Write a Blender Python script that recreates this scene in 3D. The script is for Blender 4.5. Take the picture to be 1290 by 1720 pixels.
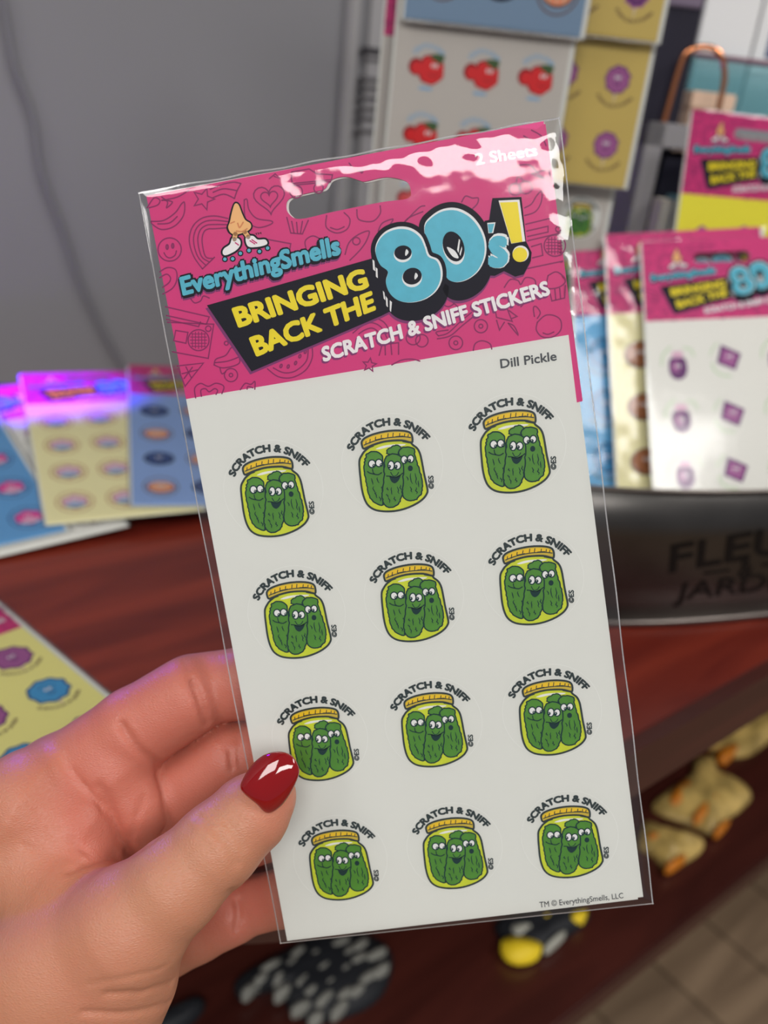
import bpy, bmesh, math, random
import numpy as np
from mathutils import Vector, Matrix, noise
from mathutils.geometry import tessellate_polygon

random.seed(7)
for _o in list(bpy.data.objects):
    bpy.data.objects.remove(_o)
SC = bpy.context.scene
COL = SC.collection

# ------------------------------------------------------------------ camera
FPX = 1450.0
PITCH, ROLL = math.radians(25), math.radians(6)
EYE = Vector((0, 0, 1.16))
_R0 = Vector((1, 0, 0)); _D0 = Vector((0, -math.sin(PITCH), -math.cos(PITCH)))
CF = Vector((0, math.cos(PITCH), -math.sin(PITCH)))
CR = math.cos(ROLL) * _R0 - math.sin(ROLL) * _D0
CD = math.sin(ROLL) * _R0 + math.cos(ROLL) * _D0
cam_d = bpy.data.cameras.new('camera')
cam = bpy.data.objects.new('camera', cam_d); COL.objects.link(cam)
M3 = Matrix((CR, -CD, -CF)).transposed()
cam.matrix_world = Matrix.Translation(EYE) @ M3.to_4x4()
cam_d.sensor_fit = 'VERTICAL'; cam_d.sensor_height = 36.0; cam_d.sensor_width = 27.0
cam_d.lens = 36.0 * FPX / 1720.0
cam_d.clip_start = 0.01; cam_d.clip_end = 30
cam_d.dof.use_dof = True
cam_d.dof.focus_distance = 0.214
cam_d.dof.aperture_fstop = 10.0
SC.camera = cam

def ray(x, y):
    return CR * ((x - 645) / FPX) + CD * ((y - 860) / FPX) + CF
def on_z(x, y, z):
    d = ray(x, y); return EYE + d * ((z - EYE.z) / d.z)
def at_depth(x, y, z):
    return EYE + ray(x, y) * z
def on_plane(x, y, o, n):
    d = ray(x, y); return EYE + d * ((o - EYE).dot(n) / d.dot(n))

# ------------------------------------------------------------------ light and exposure
SC.view_settings.view_transform = 'Standard'
SC.view_settings.look = 'None'
SC.view_settings.gamma = 1.0
SC.view_settings.use_curve_mapping = False
SC.view_settings.exposure = 0.0
W = bpy.data.worlds.new('shop_air'); SC.world = W; W.use_nodes = True
W.node_tree.nodes['Background'].inputs[0].default_value = (0.95, 0.95, 1.0, 1)
W.node_tree.nodes['Background'].inputs[1].default_value = 0.22

def area(name, loc, target, sx, sy, watts, colour):
    d = bpy.data.lights.new(name, 'AREA'); d.shape = 'RECTANGLE'; d.size = sx; d.size_y = sy
    d.energy = watts; d.color = colour
    o = bpy.data.objects.new(name, d); COL.objects.link(o); o.location = loc
    o.rotation_euler = (Vector(target) - Vector(loc)).to_track_quat('-Z', 'Y').to_euler()
    return o
def spot(name, loc, target, watts, colour, angle, blend=0.3, radius=0.01):
    d = bpy.data.lights.new(name, 'SPOT'); d.energy = watts; d.color = colour
    d.spot_size = math.radians(angle); d.spot_blend = blend; d.shadow_soft_size = radius
    o = bpy.data.objects.new(name, d); COL.objects.link(o); o.location = loc
    o.rotation_euler = (Vector(target) - Vector(loc)).to_track_quat('-Z', 'Y').to_euler()
    return o
area('ceiling_panel_light', (0.25, -1.75, 2.45), (0.25, -1.75, 0), 1.7, 0.8, 58, (1.0, 0.965, 0.93))
area('ceiling_panel_light', (-1.2, -1.0, 2.6), (-1.2, -1.0, 0), 0.6, 1.2, 22, (1.0, 0.97, 0.95))
area('ceiling_panel_light', (1.5, 0.2, 2.6), (1.5, 0.2, 0), 0.6, 1.2, 26, (1.0, 0.96, 0.92))
spot('violet_led_lamp', (-0.66, 0.42, 1.24), on_z(40, 658, 0.94), 420.0, (0.12, 0.0, 1.0), 11, 0.75)
spot('violet_led_lamp', (-0.46, 0.60, 1.27), on_z(250, 1220, 1.02), 6.5, (0.07, 0.0, 1.0), 24, 0.6, 0.02)

# ------------------------------------------------------------------ materials
def s2l(c):
    c = c / 255.0
    return c / 12.92 if c <= 0.04045 else ((c + 0.055) / 1.055) ** 2.4
LIT = 0.74
def ink(r, g, b, k=None):
    k = LIT if k is None else k
    return tuple(min(0.9, s2l(v) / k) for v in (r, g, b))
MATS = {}
def mat(name, rgb, rough=0.5, metal=0.0, spec=0.35, vary=0.0, vscale=40.0, bump=0.0, bscale=200.0, coat=0.0, k=None, sss=0.0):
    """procedural principled material; rgb as it looks in 0-255 under the shop light"""
    if name in MATS: return MATS[name]
    m = bpy.data.materials.new(name); m.use_nodes = True; MATS[name] = m
    nt = m.node_tree; b = nt.nodes['Principled BSDF']
    c = ink(*rgb, k=k)
    b.inputs['Base Color'].default_value = (*c, 1)
    b.inputs['Roughness'].default_value = rough; b.inputs['Metallic'].default_value = metal
    b.inputs['Specular IOR Level'].default_value = spec
    b.inputs['Coat Weight'].default_value = coat; b.inputs['Coat Roughness'].default_value = 0.04
    if vary:
        tc = nt.nodes.new('ShaderNodeTexCoord'); n = nt.nodes.new('ShaderNodeTexNoise')
        n.inputs['Scale'].default_value = vscale; n.inputs['Detail'].default_value = 4
        r = nt.nodes.new('ShaderNodeValToRGB')
        r.color_ramp.elements[0].position = 0.3; r.color_ramp.elements[1].position = 0.7
        r.color_ramp.elements[0].color = (*[v * (1 - vary) for v in c], 1)
        r.color_ramp.elements[1].color = (*[min(0.95, v * (1 + vary)) for v in c], 1)
        nt.links.new(tc.outputs['Object'], n.inputs['Vector']); nt.links.new(n.outputs['Fac'], r.inputs[0])
        nt.links.new(r.outputs[0], b.inputs['Base Color'])
    if bump:
        tc = nt.nodes.new('ShaderNodeTexCoord'); n = nt.nodes.new('ShaderNodeTexNoise')
        n.inputs['Scale'].default_value = bscale; n.inputs['Detail'].default_value = 3
        bp = nt.nodes.new('ShaderNodeBump'); bp.inputs['Strength'].default_value = bump; bp.inputs['Distance'].default_value = 0.001
        nt.links.new(tc.outputs['Object'], n.inputs['Vector']); nt.links.new(n.outputs['Fac'], bp.inputs['Height'])
        nt.links.new(bp.outputs[0], b.inputs['Normal'])
    if sss:
        b.inputs['Subsurface Weight'].default_value = sss
        b.inputs['Subsurface Radius'].default_value = (1.0, 0.35, 0.2); b.inputs['Subsurface Scale'].default_value = 0.004
    return m

def film_mat(name, base=0.05, rough=0.05, haze=0.0):
    m = bpy.data.materials.new(name); m.use_nodes = True; nt = m.node_tree
    for n in list(nt.nodes): nt.nodes.remove(n)
    out = nt.nodes.new('ShaderNodeOutputMaterial')
    tr = nt.nodes.new('ShaderNodeBsdfTransparent'); tr.inputs[0].default_value = (0.985, 0.985, 0.985, 1)
    gl = nt.nodes.new('ShaderNodeBsdfGlossy'); gl.inputs['Roughness'].default_value = rough
    fr = nt.nodes.new('ShaderNodeFresnel'); fr.inputs['IOR'].default_value = 1.5
    ad = nt.nodes.new('ShaderNodeMath'); ad.operation = 'MULTIPLY_ADD'
    ad.inputs[1].default_value = 1.0; ad.inputs[2].default_value = base
    cl = nt.nodes.new('ShaderNodeMath'); cl.operation = 'MINIMUM'; cl.inputs[1].default_value = 0.6
    mx = nt.nodes.new('ShaderNodeMixShader')
    nt.links.new(fr.outputs[0], ad.inputs[0]); nt.links.new(ad.outputs[0], cl.inputs[0]); nt.links.new(cl.outputs[0], mx.inputs[0])
    nt.links.new(tr.outputs[0], mx.inputs[1]); nt.links.new(gl.outputs[0], mx.inputs[2])
    if haze:
        df = nt.nodes.new('ShaderNodeBsdfDiffuse'); df.inputs[0].default_value = (0.9, 0.9, 0.9, 1)
        m2 = nt.nodes.new('ShaderNodeMixShader'); m2.inputs[0].default_value = haze
        nt.links.new(mx.outputs[0], m2.inputs[1]); nt.links.new(df.outputs[0], m2.inputs[2])
        nt.links.new(m2.outputs[0], out.inputs[0])
    else:
        nt.links.new(mx.outputs[0], out.inputs[0])
    return m
M_FILM = film_mat('clear_film', 0.02, 0.06)
M_SEAM = film_mat('film_seam', 0.10, 0.12, 0.22)

# ------------------------------------------------------------------ object helpers
def link(o, parent=None):
    COL.objects.link(o)
    if parent is not None: o.parent = parent
    return o
def tag(o, label=None, cat=None, group=None, kind=None):
    for k, v in (('label', label), ('category', cat), ('group', group), ('kind', kind)):
        if v: o[k] = v
    return o
def empty(name, mw, label, cat, group=None):
    o = bpy.data.objects.new(name, None); o.empty_display_size = 0.02
    link(o); o.matrix_world = mw
    return tag(o, label, cat, group)
def frame(o, x, y):
    """matrix with origin o, local X along x, local Y close to y, Z towards the viewer of the face"""
    x = Vector(x).normalized(); z = x.cross(Vector(y)).normalized(); y2 = z.cross(x)
    m = Matrix((x, y2, z)).transposed().to_4x4(); m.translation = Vector(o)
    return m
def mesh_obj(name, verts, faces, mats, parent=None, fm=None, smooth=False):
    me = bpy.data.meshes.new(name)
    me.from_pydata([tuple(v) for v in verts], [], faces)
    for m in (mats if isinstance(mats, (list, tuple)) else [mats]): me.materials.append(m)
    if fm is not None: me.polygons.foreach_set('material_index', fm)
    if smooth: me.polygons.foreach_set('use_smooth', [True] * len(me.polygons))
    me.update()
    return link(bpy.data.objects.new(name, me), parent)
def bm_obj(name, bm, mats, parent=None, smooth=False):
    me = bpy.data.meshes.new(name)
    bmesh.ops.recalc_face_normals(bm, faces=bm.faces)
    bm.to_mesh(me); bm.free()
    for m in (mats if isinstance(mats, (list, tuple)) else [mats]): me.materials.append(m)
    if smooth: me.polygons.foreach_set('use_smooth', [True] * len(me.polygons))
    return link(bpy.data.objects.new(name, me), parent)
def box(bm, mw, x0, x1, y0, y1, z0, z1, bevel=0.0):
    r = bmesh.ops.create_cube(bm, size=1.0)
    for v in r['verts']:
        v.co = Vector((x0 + (v.co.x + .5) * (x1 - x0), y0 + (v.co.y + .5) * (y1 - y0), z0 + (v.co.z + .5) * (z1 - z0)))
    if bevel:
        es = list({e for v in r['verts'] for e in v.link_edges})
        rr = bmesh.ops.bevel(bm, geom=es, offset=bevel, segments=2, affect='EDGES')
        vs = list({v for f in rr['faces'] for v in f.verts} | {v for v in r['verts'] if v.is_valid})
    else: vs = r['verts']
    if mw is not None:
        for v in vs: v.co = mw @ v.co
def tube(bm, pts, rad, n=8, closed=False):
    pts = [Vector(p) for p in pts]; rings = []
    N = len(pts); up = None
    for i, p in enumerate(pts):
        a = pts[max(0, i - 1)]; b = pts[min(N - 1, i + 1)]
        t = (b - a).normalized()
        if up is None: up = t.orthogonal().normalized()
        up = (up - t * up.dot(t)).normalized(); s = t.cross(up)
        r = rad[i] if isinstance(rad, (list, tuple)) else rad
        rings.append([bm.verts.new(p + (up * math.cos(k * 2 * math.pi / n) + s * math.sin(k * 2 * math.pi / n)) * r) for k in range(n)])
    for i in range(N - 1):
        for k in range(n):
            bm.faces.new((rings[i][k], rings[i][(k + 1) % n], rings[i + 1][(k + 1) % n], rings[i + 1][k]))
    bm.faces.new(rings[0][::-1]); bm.faces.new(rings[-1])
# ------------------------------------------------------------------ flat print art (inks laid on paper), in millimetres
def catmull(pts, closed=True, n=6):
    P = [Vector((p[0], p[1])) for p in pts]; N = len(P); out = []
    rng = range(N) if closed else range(N - 1)
    for i in rng:
        if closed: a, b, c, d = P[(i - 1) % N], P[i], P[(i + 1) % N], P[(i + 2) % N]
        else: a, b, c, d = P[max(0, i - 1)], P[i], P[i + 1], P[min(N - 1, i + 2)]
        for k in range(n):
            t = k / n
            out.append(tuple(0.5 * ((2 * b) + (c - a) * t + (2 * a - 5 * b + 4 * c - d) * t * t + (3 * b - a - 3 * c + d) * t ** 3)))
    if not closed: out.append(tuple(P[-1]))
    return out
def ell(cx, cy, rx, ry=None, ang=0, n=28, a0=0, a1=360):
    ry = rx if ry is None else ry; A = math.radians(ang); out = []
    full = (a1 - a0) >= 360
    for k in range(n if full else n + 1):
        t = math.radians(a0 + (a1 - a0) * k / n)
        x, y = rx * math.cos(t), ry * math.sin(t)
        out.append((cx + x * math.cos(A) - y * math.sin(A), cy + x * math.sin(A) + y * math.cos(A)))
    return out
_TXT = {}
def glyphs(body, offset=0.0, res=4):
    key = (body, offset, res)
    if key in _TXT: return _TXT[key]
    cu = bpy.data.curves.new('lettering', 'FONT'); cu.body = body; cu.size = 1.0; cu.offset = offset; cu.resolution_u = res
    ob = bpy.data.objects.new('lettering', cu); COL.objects.link(ob)
    bpy.context.view_layer.update()
    dg = bpy.context.evaluated_depsgraph_get()
    me = bpy.data.meshes.new_from_object(ob.evaluated_get(dg))
    V = [(v.co.x, v.co.y) for v in me.vertices]; Fc = [list(p.vertices) for p in me.polygons]
    bpy.data.objects.remove(ob); bpy.data.curves.remove(cu); bpy.data.meshes.remove(me)
    _TXT[key] = (V, Fc); return _TXT[key]
CAP = 0.70
class Art:
    """collects coloured flat shapes; y is DOWN in the drawing, layer lifts each shape by 12 microns"""
    LIFT = 0.012
    def __init__(s, f=None): s.v = []; s.f = []; s.m = []; s.mats = []; s.map = f or (lambda x, y: (x, y)); s.wmul = 1.0
    def slot(s, m):
        if m not in s.mats: s.mats.append(m)
        return s.mats.index(m)
    def raw(s, V, Fc, m, lay, copies=1):
        i0 = len(s.v); k = s.slot(m); per = len(V) // copies
        s.v += [(x * .001, -y * .001, (lay + .2 * (i // per)) * s.LIFT * .001) for i, (x, y) in enumerate(V)]
        for f in Fc:
            a = np.array([V[i] for i in f]); 
            area2 = np.sum(a[:, 0] * np.roll(a[:, 1], -1) - np.roll(a[:, 0], -1) * a[:, 1])
            f = [i0 + i for i in f]
            s.f.append(f[::-1] if area2 > 0 else f); s.m.append(k)
    def poly(s, pts, m, lay, holes=()):
        loops = [[s.map(*p) for p in pts]] + [[s.map(*p) for p in h] for h in holes]
        tri = tessellate_polygon([[Vector((x, y, 0)) for x, y in l] for l in loops])
        V = [p for l in loops for p in l]
        s.raw(V, [list(t) for t in tri], m, lay)
    def line(s, pts, w, m, lay, closed=False, taper=False):
        """stroke of width w (drawing units after mapping: mm)"""
        P = [s.map(*p) for p in pts]
        if closed: P = P + [P[0]]
        P = [Vector(p) for p in P]; N = len(P); V = []; Fc = []
        for i in range(N):
            a = P[i - 1] if i > 0 else (P[-2] if closed else P[0]); b = P[i + 1] if i < N - 1 else (P[1] if closed else P[-1])
            t0 = (P[i] - a); t1 = (b - P[i])
            t0 = t0.normalized() if t0.length > 1e-9 else t1.normalized()
            t1 = t1.normalized() if t1.length > 1e-9 else t0
            t = (t0 + t1); t = t.normalized() if t.length > 1e-6 else t1
            nrm = Vector((-t.y, t.x)); mit = 1.0 / max(0.45, abs(nrm.dot(Vector((-t1.y, t1.x)))))
            h = w * .5 * mit * (math.sin(math.pi * (0.12 + 0.76 * i / max(1, N - 1))) if taper else 1)
            V += [tuple(P[i] + nrm * h), tuple(P[i] - nrm * h)]
        for i in range(N - 1): Fc.append([2 * i, 2 * i + 1, 2 * i + 3, 2 * i + 2])
        s.raw(V, Fc, m, lay)
        if not closed and not taper:
            for p in (P[0], P[-1]): s.raw(ell(p.x, p.y, w * .5, n=8), [list(range(8))], m, lay)
    def outlined(s, pts, fill, edge, w, lay):
        s.poly(pts, fill, lay); s.line(pts, w, edge, lay + 1, closed=True)
    def text(s, body, bl, br, tl, tr, m, lay, bold=0.0, res=3):
        """lettering stretched over a quad: baseline bl-br, cap line tl-tr; bold fattens the strokes (em)"""
        V0, Fc = glyphs(body, 0.0, res)
        x0 = min(v[0] for v in V0) - bold * .6; x1 = max(v[0] for v in V0) + bold * .6
        Q = []
        V, Fc = s.fatten(V0, Fc, bold)
        for x, y in V:
            u = (x - x0) / (x1 - x0); w = y / CAP
            X = (bl[0] * (1 - u) + br[0] * u) * (1 - w) + (tl[0] * (1 - u) + tr[0] * u) * w
            Y = (bl[1] * (1 - u) + br[1] * u) * (1 - w) + (tl[1] * (1 - u) + tr[1] * u) * w
            Q.append(s.map(X, Y))
        s.raw(Q, Fc, m, lay, 1 if not bold else (8 if bold > .03 else 6))
    def arc_text(s, body, cx, cy, r, a0, a1, h, m, lay, bold=0.0, res=3, inside=False):
        """lettering along a circle, angles in degrees clockwise from straight up"""
        V, Fc = glyphs(body, 0.0, res)
        V, Fc = s.fatten(V, Fc, bold)
        x0 = min(v[0] for v in V); x1 = max(v[0] for v in V); Q = []
        for x, y in V:
            a = math.radians(a0 + (a1 - a0) * (x - x0) / (x1 - x0)); rr = r + (-1 if inside else 1) * h * y / CAP
            if inside: Q.append(s.map(cx + rr * math.sin(a), cy + rr * -math.cos(a)))
            else: Q.append(s.map(cx + rr * math.sin(a), cy - rr * math.cos(a)))
        s.raw(Q, Fc, m, lay, 1 if not bold else (8 if bold > .03 else 6))
    def fatten(s, V, Fc, b):
        if not b: return V, Fc
        n = 8 if b > .03 else 6; V2 = []; F2 = []
        for k in range(n):
            t = 2 * math.pi * k / n + .3; i0 = len(V2)
            V2 += [(x + b * math.cos(t), y + b * math.sin(t)) for x, y in V]; F2 += [[i + i0 for i in f] for f in Fc]
        return V2, F2
    def mesh(s, name):
        me = bpy.data.meshes.new(name); me.from_pydata(s.v, [], s.f)
        for m in s.mats: me.materials.append(m)
        me.polygons.foreach_set('material_index', s.m); me.update(); return me
    def obj(s, name, parent=None, z=0.0):
        o = link(bpy.data.objects.new(name, s.mesh(name)), parent); o.location = (0, 0, z); return o

def card(name, outline, z0, z1, m, parent, holes=(), rim=None):
    """paper board: outline and holes in mm (y down), extruded from z0 to z1 mm"""
    loops = [list(outline)] + [list(h) for h in holes]
    V2 = [p for l in loops for p in l]; n = len(V2)
    tri = tessellate_polygon([[Vector((x, y, 0)) for x, y in l] for l in loops])
    V = [(x * .001, -y * .001, z1 * .001) for x, y in V2] + [(x * .001, -y * .001, z0 * .001) for x, y in V2]
    Fc = []; 
    for t in tri:
        a, b, c = [Vector(V2[i]) for i in t]
        cw = (b - a).cross(c - a) > 0
        t = list(t)[::-1] if cw else list(t)
        Fc.append(t); Fc.append([i + n for i in t[::-1]])
    k = 0
    for l in loops:
        for i in range(len(l)):
            a, b = k + i, k + (i + 1) % len(l); Fc.append([a, b, b + n, a + n])
        k += len(l)
    o = mesh_obj(name, V, Fc, m, parent)
    bm = bmesh.new(); bm.from_mesh(o.data); bmesh.ops.recalc_face_normals(bm, faces=bm.faces); bm.to_mesh(o.data); bm.free()
    return o
def rrect(x0, y0, x1, y1, r, n=5):
    out = []
    for cx, cy, a in ((x1 - r, y0 + r, -90), (x1 - r, y1 - r, 0), (x0 + r, y1 - r, 90), (x0 + r, y0 + r, 180)):
        for k in range(n + 1):
            t = math.radians(a + 90 * k / n); out.append((cx + r * math.cos(t), cy + r * math.sin(t)))
    return out
# ------------------------------------------------------------------ the setting
E1 = Vector((math.cos(math.radians(40)), math.sin(math.radians(40)), 0)); E2 = Vector((-E1.y, E1.x, 0)); EZ = Vector((0, 0, 1))
def cw(a, b, z): return E1 * a + E2 * b + EZ * z
CM = Matrix((E1, E2, EZ)).transposed().to_4x4()
def at(x, y, z): return CM @ Matrix.Translation((x, y, z))
def wood_mat(name, a, b, scale, rot=0.0, rough=.3, coat=.15, planks=False):
    m = bpy.data.materials.new(name); m.use_nodes = True; nt = m.node_tree; P = nt.nodes['Principled BSDF']; N = nt.nodes.new
    tc = N('ShaderNodeTexCoord'); mp = N('ShaderNodeMapping'); mp.inputs['Rotation'].default_value = (0, 0, rot); mp.inputs['Scale'].default_value = (scale * .12, scale, scale)
    n = N('ShaderNodeTexNoise'); n.inputs['Scale'].default_value = 1; n.inputs['Detail'].default_value = 6; n.inputs['Distortion'].default_value = 1.2
    r = N('ShaderNodeValToRGB'); r.color_ramp.elements[0].position = .32; r.color_ramp.elements[1].position = .68
    r.color_ramp.elements[0].color = (*ink(*a), 1); r.color_ramp.elements[1].color = (*ink(*b), 1)
    nt.links.new(tc.outputs['Object'], mp.inputs[0]); nt.links.new(mp.outputs[0], n.inputs['Vector']); nt.links.new(n.outputs['Fac'], r.inputs[0])
    c = r.outputs[0]
    if planks:
        br = N('ShaderNodeTexBrick'); br.inputs['Scale'].default_value = 1; br.inputs['Brick Width'].default_value = 2.6; br.inputs['Row Height'].default_value = .14
        br.inputs['Mortar Size'].default_value = .004; br.inputs['Color1'].default_value = (1, 1, 1, 1); br.inputs['Color2'].default_value = (.8, .8, .8, 1); br.inputs['Mortar'].default_value = (.5, .48, .45, 1)
        m2 = N('ShaderNodeMapping'); m2.inputs['Rotation'].default_value = (0, 0, rot)
        nt.links.new(tc.outputs['Object'], m2.inputs[0]); nt.links.new(m2.outputs[0], br.inputs['Vector'])
        mx = N('ShaderNodeMix'); mx.data_type = 'RGBA'; mx.blend_type = 'MULTIPLY'; mx.inputs[0].default_value = 1
        nt.links.new(c, mx.inputs[6]); nt.links.new(br.outputs['Color'], mx.inputs[7]); c = mx.outputs[2]
    nt.links.new(c, P.inputs['Base Color']); P.inputs['Roughness'].default_value = rough; P.inputs['Coat Weight'].default_value = coat; P.inputs['Coat Roughness'].default_value = .25
    return m
WALL = mat('grey_wall_paint', (124, 124, 127), 0.7, vary=0.015, vscale=6, bump=0.05, bscale=300)
TRIM = mat('grey_trim_paint', (150, 149, 149), 0.5)
CHERRY = wood_mat('cherry_veneer', (68, 16, 12), (108, 38, 24), 26)
FLOORW = wood_mat('grey_brown_planks', (96, 78, 60), (126, 106, 84), 14, rot=math.pi / 2, rough=.5, coat=0, planks=True)
def slab(name, x0, x1, y0, y1, z0, z1, m, bev=0.0, parent=None):
    bm = bmesh.new(); box(bm, None, x0, x1, y0, y1, z0, z1, bev); o = bm_obj(name, bm, m, parent)
    if parent is None: o.matrix_world = CM
    return o
WY = 0.80
tag(slab('floor', -2.5, 3.0, -2.6, WY, -.02, 0, FLOORW), 'floor of grey brown wooden planks', 'floor', kind='structure')
tag(slab('wall_back', -2.5, 3.0, WY, WY + .08, 0, 2.7, WALL), 'plain grey wall behind the counter', 'wall', kind='structure')
def wall_x(px, py):
    d = ray(px, py); o = E2 * WY; p = on_plane(px, py, o, E2); return p.dot(E1), p.z
xa, _ = wall_x(577, 60); xb, _ = wall_x(592, 60)
tag(slab('trim_1', xa, xb, WY - .012, WY, .0, 2.7, TRIM, .002), 'narrow grey vertical trim strip on the wall', 'trim', kind='structure')
# printed notice pinned to the wall beside the trim
x0, z0 = wall_x(598, 300); x1, z1 = wall_x(690, -60)
nb = mat('notice_paper', (150, 149, 150), .6); nl = mat('notice_print', (88, 86, 88), .6); nk = mat('notice_heading', (48, 46, 50), .6)
nt_ = empty('wall_notice', at(x0, WY - .004, 1.2), 'grey paper notice with a dark heading on the wall beside the trim', 'notice')
bm = bmesh.new(); box(bm, None, 0, .20, 0, .003, -.18, .34); bm_obj('paper', bm, nb, nt_)
def lines(name, m, rows):
    bm = bmesh.new()
    for py, h, a, b in rows:
        xx, zz = wall_x(a, py); x2, _ = wall_x(b, py); _, zt = wall_x(a, py - h)
        box(bm, None, xx - x0, x2 - x0, -.0012, 0, zz - 1.2, zt - 1.2)
    bm_obj(name, bm, m, nt_)
lines('heading_line', nk, [(88, 11, 602, 660)])
lines('text_line', nl, [(101, 6, 606, 660)]); 
for py in (134, 149, 166, 184, 200, 222): lines('text_line', nl, [(py, 7, 598 - (py - 134) * .06, 655)])
# thin cable running down the wall
cab = mat('grey_cable', (112, 112, 117), .6)
bm = bmesh.new(); tube(bm, [cw(*(lambda q: (q[0], WY - .004, q[1]))(wall_x(x, y))) for x, y in catmull([(-14, -60), (6, 20), (22, 110), (52, 195), (68, 290), (104, 390), (130, 470), (172, 560), (215, 640), (240, 700)], False, 5)], .0026, 6)
tag(bm_obj('wall_cable', bm, cab, smooth=True), 'thin grey cable trailing down the wall at the left', 'cable')

# ------------------------------------------------------------------ counter with an open shelf below
ctr = empty('counter', at(0, .17, 0), 'red brown wooden counter with an open lower shelf', 'counter')
CZ = .90
_edge = [(-.62, .62)] + [(a, b - .17) for a, b in ((-.02, .281), (.081, .224), (.123, .199), (.150, .185), (.179, .175), (.222, .169), (.31, .170), (.434, .171), (2.4, .171))]
def slab_poly(name, ol, z0, z1, m):
    bm = bmesh.new(); lo = [bm.verts.new((x, y, z0)) for x, y in ol]; hi = [bm.verts.new((x, y, z1)) for x, y in ol]; n = len(ol)
    bm.faces.new(hi); bm.faces.new(lo[::-1])
    for k in range(n): bm.faces.new((lo[k], lo[(k + 1) % n], hi[(k + 1) % n], hi[k]))
    return bm_obj(name, bm, m, ctr)
slab_poly('counter_top', [(x, y + .004) for x, y in _edge] + [(2.4, WY - .172), (-.62, WY - .172)], CZ - .028, CZ, CHERRY)
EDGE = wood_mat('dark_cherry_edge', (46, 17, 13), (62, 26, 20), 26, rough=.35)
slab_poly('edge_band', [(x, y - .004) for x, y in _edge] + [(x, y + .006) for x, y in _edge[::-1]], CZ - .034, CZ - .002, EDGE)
SZ = .45
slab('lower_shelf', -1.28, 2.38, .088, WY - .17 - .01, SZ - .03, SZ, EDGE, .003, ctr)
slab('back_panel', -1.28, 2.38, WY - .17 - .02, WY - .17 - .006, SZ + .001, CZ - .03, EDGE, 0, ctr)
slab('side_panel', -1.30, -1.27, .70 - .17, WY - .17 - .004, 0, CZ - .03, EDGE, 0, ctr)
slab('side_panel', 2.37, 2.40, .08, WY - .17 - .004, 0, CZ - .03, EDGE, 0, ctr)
# ------------------------------------------------------------------ inks and papers
PAPER = mat('white_sticker_paper', (198, 200, 195), 0.45, spec=0.3, vary=0.012, vscale=25)
PAPER2 = mat('sticker_vinyl', (198, 200, 195), 0.45, spec=0.3)
EDGEW = mat('cut_line', (206, 208, 204), 0.4)
PINK = mat('pink_card', (188, 48, 112), 0.45, spec=0.3, vary=0.03, vscale=30)
PINKD = mat('doodle_ink', (122, 22, 84), 0.5)
BLACK = mat('black_ink', (22, 22, 33), 0.5, spec=.1)
PURP = mat('purple_shadow_ink', (112, 36, 96), 0.5)
YEL = mat('yellow_ink', (240, 196, 24), 0.45)
TEAL = mat('teal_ink', (76, 164, 184), 0.45, vary=0.05, vscale=400)
WHITE = mat('white_ink', (226, 226, 228), 0.45)
DARK = mat('green_black_ink', (38, 50, 52), 0.5)
TEXTG = mat('grey_text_ink', (62, 66, 70), 0.5)
LIME = mat('brine_ink', (186, 196, 50), 0.5, vary=0.06, vscale=300)
PICK = mat('pickle_ink', (72, 126, 46), 0.5, vary=0.08, vscale=300)
PICKD = mat('pickle_line_ink', (26, 52, 54), 0.5, spec=.1)
LIDY = mat('lid_ink', (236, 178, 36), 0.5)
LIDT = mat('lid_rim_ink', (186, 164, 60), 0.5)
SKIN_INK = mat('peach_ink', (226, 168, 112), 0.5)
SKIN_INK2 = mat('peach_shade_ink', (188, 122, 78), 0.5)

PK_O = Vector((-0.06743068, 0.21976775, 1.13574981))
PK_X = Vector((0.09853674, 0.0033105, 0.0261448)).normalized()
PK_N = Vector((0.04029638, 0.96101123, -0.27355735)).normalized()      # away from the viewer
PK_B = PK_N.cross(PK_X)
PK_M = Matrix((PK_X, -PK_B, -PK_N)).transposed().to_4x4(); PK_M.translation = PK_O
def L(x, y):
    q = on_plane(x, y, PK_O, PK_N) - PK_O
    return (q.dot(PK_X) * 1000, q.dot(PK_B) * 1000)
def ZL(x0, y0, s):
    return lambda X, Y: L(x0 + X / s, y0 + Y / s)

pack = empty('sticker_pack', PK_M, 'clear sleeve of dill pickle sticker sheets held up by the hand', 'sticker pack')

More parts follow.
